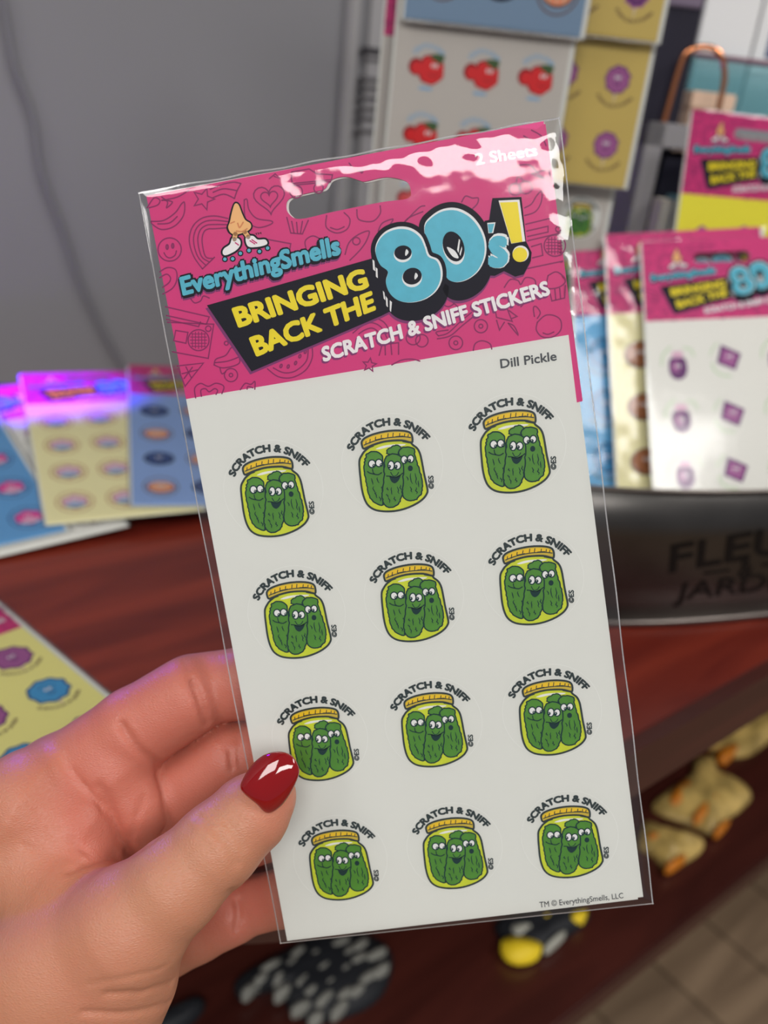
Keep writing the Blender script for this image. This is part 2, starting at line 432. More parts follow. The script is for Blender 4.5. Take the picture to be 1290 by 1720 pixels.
# ---- the printed doodle field of the header
def header_art():
    A = Art(L); w = 0.32
    z1 = ZL(220, 180, 3.071); z2 = ZL(580, 180, 3.071); z4 = ZL(620, 320, 3.794); z3 = ZL(280, 360, 3.583)
    def D(zz, pts, closed=False, smooth=False, ww=w):
        A.map = zz
        if smooth: pts = catmull(pts, closed, 5)
        A.line(pts, ww, PINKD, 1, closed)
    # hearts, smiley, stars, fruit
    def heart(zz, cx, cy, s, ang=0):
        P = []
        for k in range(30):
            t = 2 * math.pi * k / 30
            x = 16 * math.sin(t) ** 3; y = -(13 * math.cos(t) - 5 * math.cos(2 * t) - 2 * math.cos(3 * t) - math.cos(4 * t))
            a = math.radians(ang); P.append((cx + s * (x * math.cos(a) - y * math.sin(a)) / 16, cy + s * (x * math.sin(a) + y * math.cos(a)) / 16))
        D(zz, P, True)
    def star(zz, cx, cy, R, ang):
        D(zz, [(cx + (R if k % 2 == 0 else R * .45) * math.sin(math.radians(ang + 36 * k)), cy - (R if k % 2 == 0 else R * .45) * math.cos(math.radians(ang + 36 * k))) for k in range(10)], True)
    heart(z1, 715, 470, 80, -6); heart(z1, 715, 470, 44, -6)
    D(z1, [(150, 850), (190, 828), (232, 840), (238, 890), (215, 935), (165, 965)], smooth=True); D(z1, [(150, 880), (185, 862), (205, 880), (198, 905), (165, 930)], smooth=True)
    D(z1, [(335, 1500), (330, 1450), (360, 1425), (400, 1440), (440, 1424), (480, 1440), (470, 1478)], smooth=True); D(z1, [(365, 1492), (362, 1460), (385, 1452), (405, 1468), (432, 1452), (448, 1462), (440, 1482)], smooth=True)
    D(z1, ell(201, 735, 60), True); D(z1, ell(188, 722, 5, 11), True, ww=.4); D(z1, ell(217, 716, 5, 11), True, ww=.4); D(z1, [(172, 752), (185, 772), (205, 778), (228, 765), (236, 742)], smooth=True)
    star(z1, 375, 475, 58, 18)
    D(z1, [(410, 425), (470, 400), (530, 388), (568, 395)], smooth=True); D(z1, [(425, 440), (480, 422), (550, 432)], smooth=True); D(z1, [(420, 470), (480, 450), (535, 472)], smooth=True); D(z1, [(568, 395), (548, 432), (535, 472)])
    D(z1, [(105, 590), (170, 585), (230, 545), (262, 500), (278, 495), (272, 560), (225, 615), (160, 632), (112, 605), (105, 590)], smooth=True); D(z1, [(140, 603), (200, 598), (240, 565)], smooth=True)
    D(z1, [(585, 480), (600, 478), (610, 530), (650, 575), (725, 588), (722, 605), (660, 622), (610, 600), (588, 560), (585, 480)], smooth=True)
    for k in range(4):
        r = 1 - 0.2 * k
        D(z1, [(370 + (k) * 18, 835 - k * 18), (325 + k * 20, 770), (302 + k * 22, 690), (318 + k * 20, 620 + k * 8), (365 + k * 12, 575 + k * 18), (430, 562 + k * 22), (500, 575 + k * 16)], smooth=True)
    D(z1, [(370, 835), (432, 775)])
    D(z1, [(85, 520), (120, 470), (150, 480), (140, 505), (95, 520)], smooth=True); D(z1, [(160, 465), (190, 490), (185, 520), (215, 490), (165, 480)], smooth=True); D(z1, [(160, 482), (240, 465), (300, 430)], smooth=True)
    # radio, ice cream, skate, melon
    D(z1, [(180, 1030), (405, 1082), (390, 1120), (185, 1075)]); D(z1, [(185, 1095), (350, 1132), (360, 1108)]); D(z1, [(190, 1110), (428, 1120), (400, 1296), (215, 1262)]); D(z1, [(232, 1152), (295, 1162), (285, 1218), (222, 1205)], True)
    D(z1, ell(350, 1202, 54), True); D(z1, ell(400, 1143, 14), True)
    for k in (-32, -16, 0, 16, 32):
        h = math.sqrt(54 ** 2 - k * k) * .8
        D(z1, [(350 + k, 1202 - h), (350 + k, 1202 + h)], ww=.2); D(z1, [(350 - h, 1202 + k), (350 + h, 1202 + k)], ww=.2)
    D(z1, [(240, 1335), (375, 1320), (280, 1440), (265, 1400), (245, 1350)]); D(z1, [(285, 1340), (312, 1395)]); D(z1, [(265, 1375), (345, 1355)]); D(z1, [(275, 1400), (318, 1342)])
    D(z1, [(430, 1330), (440, 1300), (490, 1280), (520, 1240), (545, 1262), (560, 1320), (480, 1345), (430, 1330)], smooth=True); D(z1, [(435, 1318), (500, 1310), (555, 1290)], smooth=True); D(z1, ell(517, 1382, 34), True); D(z1, ell(517, 1382, 9), True); D(z1, [(460, 1345), (470, 1375), (490, 1365)], smooth=True); D(z1, ell(493, 1218, 10), True)
    D(z1, [(705, 1350), (760, 1390), (830, 1395), (900, 1358), (935, 1295), (935, 1235)], smooth=True); D(z1, [(735, 1345), (790, 1370), (850, 1360), (905, 1310), (915, 1250)], smooth=True)
    for x, y in ((775, 1335), (812, 1338), (850, 1320), (872, 1285), (900, 1262)): D(z1, ell(x, y, 5, 9, 20), True, ww=.35)
    D(z1, [(565, 1458), (590, 1425), (620, 1430), (640, 1415), (640, 1455)], smooth=True); D(z1, [(600, 1455), (605, 1440), (630, 1448)], smooth=True)
    # under the hang hole: cup cake, berry, rocket
    D(z1, [(805, 570), (825, 650), (885, 655), (915, 585)]); D(z1, [(830, 590), (842, 650)]); D(z1, [(855, 595), (860, 652)]); D(z1, [(885, 590), (875, 652)])
    D(z1, [(1010, 560), (1008, 620), (1060, 650), (1115, 630), (1130, 580), (1100, 545)], smooth=True); D(z1, [(1030, 622), (1065, 632), (1100, 618)], smooth=True)
    D(z1, [(1105, 760), (1125, 700), (1170, 660), (1228, 640), (1215, 690), (1180, 740), (1130, 790)], smooth=True); D(z1, ell(1163, 692, 19), True)
    D(z1, [(905, 735), (900, 690), (940, 665), (985, 690), (985, 715)], smooth=True); D(z1, [(690, 680), (825, 705), (815, 760)])
    D(z1, [(310, 990), (330, 1010), (360, 1000), (375, 975), (405, 985)], smooth=True)
    # skate over the hole
    D(z1, [(830, 335), (830, 380), (835, 395), (1035, 375), (1040, 350), (960, 345), (920, 320), (830, 335)]); D(z1, ell(853, 437, 32), True); D(z1, ell(853, 437, 11), True); D(z1, [(832, 405), (1030, 385)]); D(z1, ell(968, 420, 24), True); D(z1, [(715, 370), (745, 345), (770, 370), (740, 358)])
    # right half
    D(z2, [(500, 985), (545, 1000), (590, 1040)], smooth=True); D(z2, [(490, 1010), (530, 1030), (560, 1015)], smooth=True)
    D(z2, [(820, 930), (850, 890), (890, 895), (905, 915), (930, 880), (975, 890), (980, 930), (960, 970), (905, 1030)], smooth=True)
    D(z2, [(1045, 870), (1085, 850), (1120, 870), (1135, 900), (1100, 930), (1045, 935), (1040, 900), (1045, 870)], smooth=True); D(z2, [(1050, 940), (1065, 1000), (1130, 985), (1135, 920)]); D(z2, [(1080, 940), (1085, 995)]); D(z2, [(1105, 935), (1110, 990)])
    D(z2, [(990, 1110), (1030, 1075), (1075, 1075), (1110, 1100), (1110, 1150), (1070, 1185), (1015, 1185), (985, 1150), (990, 1110)], smooth=True); D(z2, [(975, 1080), (970, 1035), (985, 1030), (1005, 1060), (990, 1090)], smooth=True); D(z2, [(1020, 1165), (1045, 1172), (1075, 1160)], smooth=True)
    D(z2, [(480, 1180), (530, 1165), (590, 1110), (650, 1060)], smooth=True); D(z2, [(475, 1195), (540, 1180), (600, 1130), (668, 1075)], smooth=True); D(z2, [(480, 1180), (470, 1160), (530, 1150)], smooth=True)
    D(z2, ell(699, 1130, 34), True); D(z2, ell(699, 1130, 10), True); D(z2, ell(570, 1216, 35), True); D(z2, ell(570, 1216, 10), True)
    D(z2, [(780, 1100), (795, 1150), (820, 1110)]); D(z2, [(840, 1115), (890, 1175), (870, 1130), (840, 1115)], smooth=True); D(z2, [(770, 1030), (780, 1085), (860, 1105), (835, 1040)]); D(z2, [(860, 1090), (885, 1080), (845, 1050)])
    D(z2, [(660, 1255), (670, 1220), (705, 1205), (745, 1220), (755, 1248)], smooth=True); D(z2, ell(350, 1190, 36), True); D(z2, ell(395, 1205, 32), True)
    D(z2, [(175, 1280), (190, 1225), (275, 1215), (275, 1275)]); D(z2, [(205, 1222), (207, 1278)]); D(z2, [(235, 1220), (240, 1276)])
    D(z2, [(10, 1160), (60, 1110), (130, 1085), (200, 1110), (240, 1180)], smooth=True); D(z2, [(40, 1165), (85, 1130), (135, 1112), (185, 1135), (215, 1190)], smooth=True); D(z2, [(70, 1170), (100, 1150), (138, 1140), (170, 1160), (190, 1200)], smooth=True)
    star(z2, 125, 1330, 36, 8); D(z2, [(240, 1330), (290, 1305), (345, 1300), (385, 1310)], smooth=True)
    D(z2, ell(875, 425, 30), True); D(z2, ell(930, 415, 33), True); D(z2, [(880, 395), (890, 360), (925, 385)], smooth=True)
    D(z2, [(925, 520), (960, 500), (985, 460), (1012, 435), (1010, 490), (980, 540), (925, 560)], smooth=True)
    D(z2, [(930, 605), (1075, 570), (1082, 605)]); D(z2, [(935, 640), (1045, 615), (1045, 645), (940, 668)]); D(z2, [(940, 690), (1110, 650)]); D(z2, ell(1080, 715, 55), True)
    for k in (-32, -16, 0, 16, 32):
        h = math.sqrt(55 ** 2 - k * k) * .82
        D(z2, [(1080 + k, 715 - h), (1080 + k, 715 + h)], ww=.2); D(z2, [(1080 - h, 715 + k), (1080 + min(h, 38), 715 + k)], ww=.2)
    D(z2, [(960, 720), (1010, 705), (1018, 765), (965, 778)]); D(z2, [(930, 835), (1120, 795)]); D(z2, ell(1098, 630, 14), True)
    D(z2, [(600, 490), (620, 460), (655, 470), (685, 470), (680, 500), (650, 530)], smooth=True); D(z2, [(60, 530), (70, 580), (140, 590), (180, 550), (180, 510)], smooth=True); D(z2, [(170, 640), (190, 600), (235, 580), (245, 585), (210, 635)], smooth=True)
    D(z2, [(860, 310), (950, 300), (1010, 370)], smooth=True); D(z2, [(960, 345), (1050, 320), (1060, 385), (960, 345)]); D(z2, [(985, 340), (1030, 370)]); D(z2, [(300, 600), (330, 570), (400, 540)], smooth=True); D(z2, [(310, 590), (380, 520), (410, 510)], smooth=True)
    D(z2, [(960, 120), (1010, 150), (1035, 200)], smooth=True); D(z2, [(920, 150), (980, 190), (1010, 240)], smooth=True)
    D(z2, [(20, 290), (60, 330), (110, 320)], smooth=True); D(z2, ell(50, 320, 5), True); D(z2, ell(85, 335, 5), True)
    return A
def header_parts(A=None):
    """banner, wordmark, numeral, slogan as separate print pieces"""
    z3 = ZL(280, 360, 3.583); z4 = ZL(620, 320, 3.794); z1 = ZL(220, 180, 3.071)
    out = {}
    B = Art(L)
    bn = [(348, 513), (626, 434), (668, 424), (672, 515), (640, 531), (423, 624)]
    B.poly([(x - 2.5, y + 5) for x, y in bn], PURP, 2); B.poly(bn, BLACK, 3)
    B.text('BRINGING', (401, 549), (620, 481.5), (390, 519), (611, 451.5), YEL, 5, 0.05)
    B.text('BACK THE', (431, 597.5), (631, 519), (419, 568.5), (624.5, 489.5), YEL, 5, 0.05)
    out['slogan_banner'] = B
    N = Art(z4)
    o8 = catmull([(40, 390), (55, 320), (105, 262), (185, 232), (265, 240), (330, 285), (362, 350), (385, 412), (440, 440), (466, 500), (463, 575), (425, 645), (355, 695), (265, 715), (185, 700), (130, 650), (107, 580), (120, 512), (70, 468)], True, 5)
    o0 = catmull([(352, 225), (400, 160), (475, 118), (560, 114), (645, 155), (708, 228), (744, 320), (742, 420), (700, 510), (630, 567), (555, 585), (500, 560), (470, 480), (420, 410), (370, 345)], True, 5)
    bl = [(785, 50), (970, 42), (1000, 325), (1035, 395), (1030, 450), (985, 535), (930, 550), (860, 515), (800, 545), (735, 540), (715, 380), (735, 195), (765, 188)]
    N.poly([(x - 4, y + 14) for x, y in bl], PURP, 2); N.poly(bl, BLACK, 3)
    for o in (o8, o0):
        for t in (0, 15, 30, 45, 60, 75, 88):
            q = [(x + t * .12, y + t) for x, y in o]
            N.poly(q, BLACK, 3 + t * .0005); N.line(q, 10.5 if False else 2.2, BLACK, 3.01 + t * .0005, True)
        q = [(x + 8, y + 104) for x, y in o]; N.line(q, 2.3, PURP, 2.2, True); N.poly(q, PURP, 2.1)
    N.line(o0, 2.6, BLACK, 4, True)
    for o, l in ((o0, 5), (o8, 7)):
        if l == 7: N.line(o, 1.9, BLACK, 6.5, True)
        N.poly(o, WHITE, l + .1); c = np.mean(np.array(o), 0)
        N.poly([(c[0] + (x - c[0]) * .965 - 5, c[1] + (y - c[1]) * .965 + 7) for x, y in o], TEAL, l + 1)
    N.poly(ell(370, 350, 9, 11), BLACK, 9)
    for cx, cy, rx, ry, a in ((216, 400, 58, 52, -5), (275, 550, 64, 60, -15)):
        N.poly(ell(cx - 1, cy + 7, rx, ry, a), WHITE, 9); N.poly(ell(cx, cy - 3, rx * .95, ry * .88, a), BLACK, 10)
        N.poly(catmull([(cx + 22, cy - 25), (cx + 36, cy - 5), (cx + 18, cy + 18), (cx + 14, cy)], True, 4), WHITE, 11)
    N.poly(ell(538, 372, 66, 104, -18), WHITE, 9); N.poly(ell(538, 358, 66, 98, -18), BLACK, 10)
    N.poly(catmull([(495, 362), (545, 385), (570, 432), (530, 420)], True, 4), WHITE, 11); N.poly([(560, 380), (572, 310), (580, 318), (570, 400)], WHITE, 11); N.poly([(575, 405), (590, 358), (592, 375), (582, 418)], WHITE, 11)
    N.text("s", (766, 474), (889, 464), (766, 212), (886, 204), WHITE, 9, 0.07); N.text("s", (764, 479), (880, 470), (764, 222), (876, 214), TEAL, 11, 0.05)
    N.poly([(752, 208), (805, 204), (790, 272), (760, 274)], WHITE, 9); N.poly([(755, 216), (797, 213), (783, 270), (763, 272)], TEAL, 10)
    N.poly([(824, 66), (957, 60), (994, 325), (905, 340)], WHITE, 9); N.poly([(832, 78), (945, 74), (976, 328), (906, 338)], YEL, 10)
    N.poly(ell(965, 404, 52), WHITE, 9); N.poly(ell(960, 410, 47), YEL, 10)
    for p in ([(22, 440), (34, 450), (40, 515), (26, 505)], [(42, 490), (54, 500), (56, 560), (44, 550)], [(88, 640), (98, 650), (104, 700), (94, 690)], [(105, 672), (118, 690), (120, 745), (110, 735)], [(132, 700), (146, 712), (140, 776), (132, 765)]): N.poly(p, WHITE, 9)
    out['numeral_lettering'] = N
    S = Art(L)
    S.text('SCRATCH & SNIFF STICKERS', (541.5, 610), (922.5, 497), (537.5, 587), (916, 475), PURP, 2, 0.06)
    S.text('SCRATCH & SNIFF STICKERS', (543.5, 607), (924.5, 494), (539.5, 584), (918, 472), WHITE, 4, 0.045)
    out['caption_lettering'] = S; S = Art(L); out['count_lettering'] = S
    S.text('2 Sheets', (800, 277.5), (903, 261), (797, 259), (900, 243), WHITE, 4, 0.02)
    Wd = Art(L)
    for dx, dy, o_, m, l in ((-1.5, 5, .13, PURP, 1.5), (-1, 2.5, .115, BLACK, 3.5), (0, 0, .115, BLACK, 5.5), (0, 0, .045, TEAL, 7.5)):
        Wd.text('EverythingSmells', (308 + dx, 495.5 + dy), (573 + dx, 426 + dy), (302 + dx, 467 + dy), (568 + dx, 396 + dy), m, l, o_)
    Wd.map = z1
    nose = catmull([(537, 500), (556, 505), (572, 545), (590, 582), (616, 600), (620, 622), (602, 640), (570, 652), (540, 658), (515, 648), (503, 620), (512, 592), (522, 545)], True, 5)
    Wd.poly([(x - 10, y + 3) for x, y in nose], BLACK, 2.5); Wd.line(nose, .75, BLACK, 3, True); Wd.poly(nose, SKIN_INK, 4)
    Wd.line(catmull([(580, 595), (570, 612), (560, 622), (552, 600)], False, 4), .35, SKIN_INK2, 5); Wd.line(catmull([(515, 600), (535, 592)], False, 4), .3, SKIN_INK2, 5); Wd.line(catmull([(545, 640), (575, 642), (600, 628)], False, 4), .3, SKIN_INK2, 5)
    for a, b in (((540, 655), (535, 682)), ((588, 645), (606, 670))): Wd.line([a, b], 1.7, BLACK, 3); Wd.line([a, b], 1.1, SKIN_INK, 4)
    for sk, wh in ((catmull([(525, 675), (560, 682), (565, 712), (540, 742), (490, 765), (474, 752), (482, 730), (512, 708)], True, 4), ((486, 785), (526, 783), (566, 755))), (catmull([(594, 672), (630, 665), (655, 684), (694, 684), (702, 708), (652, 722), (604, 718)], True, 4), ((610, 740), (664, 745), (706, 728)))):
        Wd.line(sk, .9, BLACK, 3, True); Wd.poly(sk, WHITE, 4)
        for x, y in wh: Wd.poly(ell(x, y, 15), BLACK, 4); Wd.poly(ell(x, y, 9), TEAL, 5)
    Wd.line([(540, 700), (556, 712)], .3, PINK, 6); Wd.line([(615, 690), (640, 706)], .3, PINK, 6); Wd.line([(625, 685), (650, 702)], .3, PINK, 6)
    Wd.text('TM', (642, 662), (674, 655), (640, 652), (672, 645), BLACK, 3, .02)
    out['wordmark'] = Wd
    return out

def pickle_art():
    """one round pickle-jar sticker, drawn about its centre, mm"""
    zz = ZL(560, 660, 7.167); cx, cy = L(653, 778)
    A = Art(); A.poly(ell(0, 0, 12.75, n=64), PAPER2, 0); A.line(ell(0, 0, 12.7, n=64), .14, EDGEW, .6, True)
    A.map = lambda X, Y: tuple(np.subtract(zz(X, Y), (cx, cy)))
    c = catmull
    jar = c([(352, 672), (300, 738), (274, 800), (276, 900), (286, 1000), (302, 1130), (332, 1250), (378, 1335), (455, 1388), (560, 1408), (690, 1406), (820, 1378), (950, 1322), (1040, 1258), (1085, 1195), (1092, 1145), (1070, 1040), (1050, 950), (1030, 840), (1005, 725), (970, 655), (915, 610), (870, 570), (700, 540), (500, 570)], True, 4)
    A.poly(jar, LIME, 2); A.line(jar, .5, DARK, 9, True)
    lid = c([(303, 570), (345, 525), (450, 480), (600, 446), (740, 437), (850, 450), (900, 485), (912, 560), (890, 580), (780, 556), (600, 566), (460, 602), (370, 640), (325, 655), (306, 620)], True, 4)
    A.poly(lid, LIDT, 10); A.line(lid, .5, DARK, 13, True)
    top = c([(322, 578), (400, 522), (520, 486), (650, 466), (780, 462), (872, 484), (885, 512), (800, 508), (640, 516), (500, 545), (400, 580), (332, 608)], True, 4)
    A.poly(top, LIDY, 11); A.line(c([(332, 612), (400, 582), (500, 550), (640, 522), (800, 512), (888, 522)], False, 4), .26, DARK, 13)
    for x, y, h in ((350, 600, 30), (400, 575, 32), (465, 545, 30), (535, 525, 30), (615, 515, 40), (676, 508, 40), (755, 505, 32), (815, 508, 30), (858, 512, 26)): A.line([(x, y), (x + 4, y - h)], .22, DARK, 12)
    A.line([(395, 590), (430, 572)], .2, DARK, 12); A.line([(470, 552), (560, 532)], .3, DARK, 12); A.line([(715, 512), (800, 506)], .3, DARK, 12)
    A.line(c([(355, 665), (400, 640), (450, 625)], False, 4), .3, DARK, 10, taper=True); A.line(c([(790, 572), (840, 578), (890, 590)], False, 4), .3, DARK, 10, taper=True)
    A.poly(c([(470, 660), (560, 622), (700, 604), (825, 602), (790, 622), (640, 634), (520, 662)], True, 4), WHITE, 3)
    def bumpy(P, seed):
        rr = random.Random(seed); Q = c(P, True, 4); out = []
        for i, (x, y) in enumerate(Q):
            s = rr.uniform(-7, 7); out.append((x + s, y + s * .4))
        return out
    stub = bumpy([(606, 715), (614, 665), (670, 632), (725, 612), (772, 645), (760, 700), (700, 730)], 1)
    pk = [bumpy([(345, 765), (375, 712), (430, 690), (500, 700), (545, 745), (560, 800), (572, 900), (575, 1050), (565, 1200), (552, 1330), (470, 1312), (415, 1265), (380, 1190), (362, 1100), (342, 1000), (328, 920), (335, 840)], 2),
          bumpy([(745, 705), (775, 655), (850, 636), (930, 660), (940, 740), (968, 830), (1000, 920), (1022, 1020), (1028, 1130), (1008, 1210), (960, 1262), (890, 1282), (830, 1265), (790, 1215), (790, 1100), (785, 950), (760, 800)], 3),
          bumpy([(580, 800), (605, 750), (655, 720), (735, 730), (785, 770), (802, 850), (800, 960), (800, 1100), (785, 1200), (760, 1285), (715, 1340), (655, 1364), (600, 1350), (560, 1300), (548, 1220), (560, 1100), (572, 960), (574, 870)], 4)]
    A.poly(stub, PICK, 3.5); A.line(stub, .3, PICKD, 4, True)
    for i, p in enumerate(pk):
        l = 4 + 1.2 * i; A.poly(p, PICK, l); A.line(p, .34, PICKD, l + .6, True)
    rr = random.Random(5)
    for x, y0, y1 in ((415, 1010, 1090), (440, 1110, 1200), (470, 1180, 1250), (490, 1000, 1070), (540, 1110, 1170), (520, 1230, 1290), (600, 1120, 1160), (600, 1200, 1240), (655, 1120, 1210), (735, 1110, 1200), (625, 1240, 1310), (690, 1230, 1290), (760, 1090, 1160), (890, 950, 1080), (840, 990, 1040), (945, 950, 1090), (950, 1120, 1200), (885, 1110, 1180), (980, 1040, 1120)):
        q = [(x + rr.uniform(-9, 9) + k * 4, y0 + (y1 - y0) * k / 4) for k in range(5)]
        A.line(c(q, False, 3), .26, PICKD, 7.6, taper=True)
    for ex, ey, rx, ry, px_, py_ in ((425, 838, 38, 42, 448, 862), (508, 828, 36, 40, 536, 852), (655, 858, 34, 50, 634, 872), (732, 858, 35, 42, 714, 872), (812, 788, 34, 42, 832, 806), (890, 778, 34, 40, 876, 800)):
        A.poly(ell(ex, ey, rx + 12, ry + 12), PICKD, 7.7); A.poly(ell(ex, ey, rx - 3, ry - 3), WHITE, 8); A.poly(ell(px_, py_, 19, 22), PICKD, 8.3); A.poly(ell(px_ - 4, py_ - 6, 5), WHITE, 8.6)
    A.line(c([(372, 932), (400, 950), (450, 962), (500, 968), (540, 945)], False, 4), .28, PICKD, 8); A.line(c([(432, 905), (440, 945), (452, 955)], False, 4), .24, PICKD, 8)
    A.line(c([(600, 985), (640, 988), (700, 1000), (755, 980), (795, 950)], False, 4), .28, PICKD, 8); A.poly(c([(638, 985), (700, 1002), (768, 970), (750, 1030), (712, 1068), (682, 1068), (652, 1040)], True, 4), PICKD, 8)
    A.line(c([(650, 940), (680, 985), (722, 975), (745, 940)], False, 4), .22, PICKD, 8); A.poly(ell(886, 892, 30, 34), PICKD, 8)
    # lettering: circle fitted through three baseline points
    p = [np.array(A.map(*q)) for q in ((206, 662), (650, 372), (1046, 548))]
    M_ = np.array([2 * (p[1] - p[0]), 2 * (p[2] - p[0])]); b_ = np.array([p[1] @ p[1] - p[0] @ p[0], p[2] @ p[2] - p[0] @ p[0]])
    o = np.linalg.solve(M_, b_); r = np.linalg.norm(p[0] - o)
    ang = [math.degrees(math.atan2(q[0] - o[0], -(q[1] - o[1]))) for q in (p[0], p[2])]
    A.map = lambda x, y: (x, y)
    A.arc_text('SCRATCH & SNIFF', o[0], o[1], r, ang[0] - 3, ang[1] + 3, 1.75, DARK, 2, 0.062)
    A.map = lambda X, Y: tuple(np.subtract(zz(X, Y), (cx, cy)))
    A.text('\u00a9ES', (1168, 1142), (1160, 980), (1108, 1138), (1100, 982), DARK, 2, 0.04)
    return A

def film_sheet(W_, H_, bulge, crinkle, nx=90, ny=180, seed=0, back=-0.5):
    """front and back film of a sleeve, welded round the rim; mm"""
    V = []; Fc = []
    for side in (0, 1):
        for j in range(ny + 1):
            for i in range(nx + 1):
                u, v = i / nx, j / ny
                e = (1 - (2 * u - 1) ** 40) * (1 - (2 * v - 1) ** 80)
                if side == 0: z = e * (0.5 + bulge * math.sin(math.pi * u)) + e * crinkle(u, v)
                else: z = e * back
                V.append((u * W_ * .001, -v * H_ * .001, z * .001))
        k = side * (nx + 1) * (ny + 1)
        for j in range(ny):
            for i in range(nx):
                a = k + j * (nx + 1) + i; q = [a, a + nx + 1, a + nx + 2, a + 1]
                Fc.append(q if side == 0 else q[::-1])
    return V, Fc

def build_main_pack():
    # sheets
    SH = [(1.9, 1.2), (98.2, .4), (97.9, 50), (98.0, 199.2), (2.2, 200.4), (2.3, 50.6)]
    hole = [L(*p) for p in catmull([(488, 333), (520, 324), (545, 318), (556, 303), (580, 297), (603, 303), (614, 305), (650, 298), (682, 305), (690, 322), (684, 334), (640, 340), (560, 356), (505, 368), (486, 360), (481, 346)], True, 5)]
    split = [(97.9, 49.9), (2.3, 50.7)]
    sh = card('sticker_sheet', [split[1], split[0], SH[3], SH[4]], -0.05, 0.22, PAPER, pack)
    hd = card('header_card', [SH[0], SH[1], split[0], split[1]], -0.05, 0.22, PINK, pack, [hole])
    bs = card('backing_sheet', [(4.0, 0.9), (98.4, 0.6), (98.6, 50), (99.5, 198.9), (6, 200), (4, 51)], -0.4, -0.1, PAPER, pack, [[(x + .5, y + .3) for x, y in hole]])
    tag(bs, 'second white sticker sheet peeking out behind the first')
    bh = card('header_edge', [(97, 1), (98.6, 1), (99.4, 66.2), (97, 66.4)], -0.09, -0.06, PINK, bs)
    header_art().obj('doodle_print', hd, .00024)
    for n, A in header_parts().items(): A.obj(n, hd, .00024)
    T = Art(L); T.text('Dill Pickle', (841, 618.5), (935, 605), (839.5, 603.5), (933.5, 590), TEXTG, 1, .022); T.obj('flavour_name', sh, .00024)
    T = Art(L); T.text('TM \u00a9 EverythingSmells, LLC', (906.5, 1523.5), (1047, 1507.5), (905.5, 1514), (1046, 1498.5), TEXTG, 1, .01); T.obj('copyright_line', sh, .00024)
    me = pickle_art().mesh('sticker')
    xs = [(445, 651, 856), (487, 687, 889), (529, 721, 921), (563, 756, 950)]
    ys = [(818, 779, 746), (1031, 1001, 972), (1238, 1214, 1190), (1441, 1420, 1399)]
    ctr = [(20.3, 51.0, 81.9), 0]
    rows = [76.2, 109.8, 144.1, 178.9]
    for j in range(4):
        for i in range(3):
            o = link(bpy.data.objects.new('sticker', me), sh)
            u, v = STK[j][i]
            o.location = (u * .001, -v * .001, .00025)
    # sleeve
    def crk(u, v):
        p = Vector((u * 5, v * 11, 0)); n = noise.noise(p * 2.2) + .5 * noise.noise(p * 6)
        top = math.exp(-(v / .045) ** 2); rt = math.exp(-((1 - u) / .035) ** 2)
        z = 0.05 * noise.noise(p * .8)
        z += .55 * top * n * (0.15 + max(0, u - .2)) 
        z += .5 * rt * (noise.noise(Vector((u * 40, v * 40, 2))) + .5 * noise.noise(Vector((u * 90, v * 80, 5)))) * (1 if v < .5 else .45)
        return z
    V, Fc = film_sheet(102, 201.2, 0.25, crk, 110, 220)
    sl = mesh_obj('plastic_sleeve', V, Fc, M_FILM, pack, smooth=True)
    # welded seams
    bm = bmesh.new()
    def strip(pts, w, dx, dy):
        a = [bm.verts.new((x * .001, -y * .001, .0000)) for x, y in pts]; b = [bm.verts.new(((x + dx * w) * .001, -(y + dy * w) * .001, .0001)) for x, y in pts]
        c_ = [bm.verts.new((x * .001, -y * .001, -.0001)) for x, y in pts]
        for i in range(len(pts) - 1): bm.faces.new((a[i], a[i + 1], b[i + 1], b[i])); bm.faces.new((c_[i], b[i], b[i + 1], c_[i + 1])); bm.faces.new((a[i], c_[i], c_[i + 1], a[i + 1]))
    N = 40
    strip([(0 + .1 * math.sin(k * .7), 201.2 * k / N) for k in range(N + 1)], .35, 1, 0)
    strip([(102 + .1 * math.sin(k * .9), 201.2 * k / N) for k in range(N + 1)], .35, -1, 0)
    strip([(102 * k / N, .15 * math.sin(k)) for k in range(N + 1)], .4, 0, 1)
    strip([(102 * k / N, 201.2) for k in range(N + 1)], .4, 0, -1)
    bm_obj('sleeve_seam', bm, M_SEAM, sl)
STK = [[(20.1, 76.6), (50.9, 74.6), (81.5, 74.3)], [(20.5, 109.2), (51.2, 108.9), (81.7, 108.6)], [(20.9, 143.4), (51.2, 143.4), (82.0, 144.1)], [(20.7, 178.2), (51.7, 178.5), (82.3, 179.0)]]
build_main_pack()
# ------------------------------------------------------------------ the hand (one continuous surface grown from a distance field)
def cam_pt(px, py, d):
    """mm in the eye's own axes (right, down, forward)"""
    return np.array([(px - 645) / FPX * d, (py - 860) / FPX * d, d])
def to_world(P):
    P = np.asarray(P) * .001
    Bm = np.array([CR, CD, CF])
    return P @ Bm + np.array(EYE)
HV = 0.6
H_LO = np.array([-112.0, 22.0, 176.0]); H_N = (int(118 / HV), int(122 / HV), int(120 / HV))
GX, GY, GZ = [H_LO[i] + HV * np.arange(H_N[i]) for i in range(3)]
GX = GX.astype(np.float32)[:, None, None]; GY = GY.astype(np.float32)[None, :, None]; GZ = GZ.astype(np.float32)[None, None, :]
def cone(a, b, ra, rb):
    ab = (b - a).astype(np.float32); L2 = float(ab @ ab)
    dx, dy, dz = GX - np.float32(a[0]), GY - np.float32(a[1]), GZ - np.float32(a[2])
    t = np.clip((dx * ab[0] + dy * ab[1] + dz * ab[2]) / L2, 0, 1)
    return np.sqrt((dx - t * ab[0]) ** 2 + (dy - t * ab[1]) ** 2 + (dz - t * ab[2]) ** 2) - (ra + (rb - ra) * t)
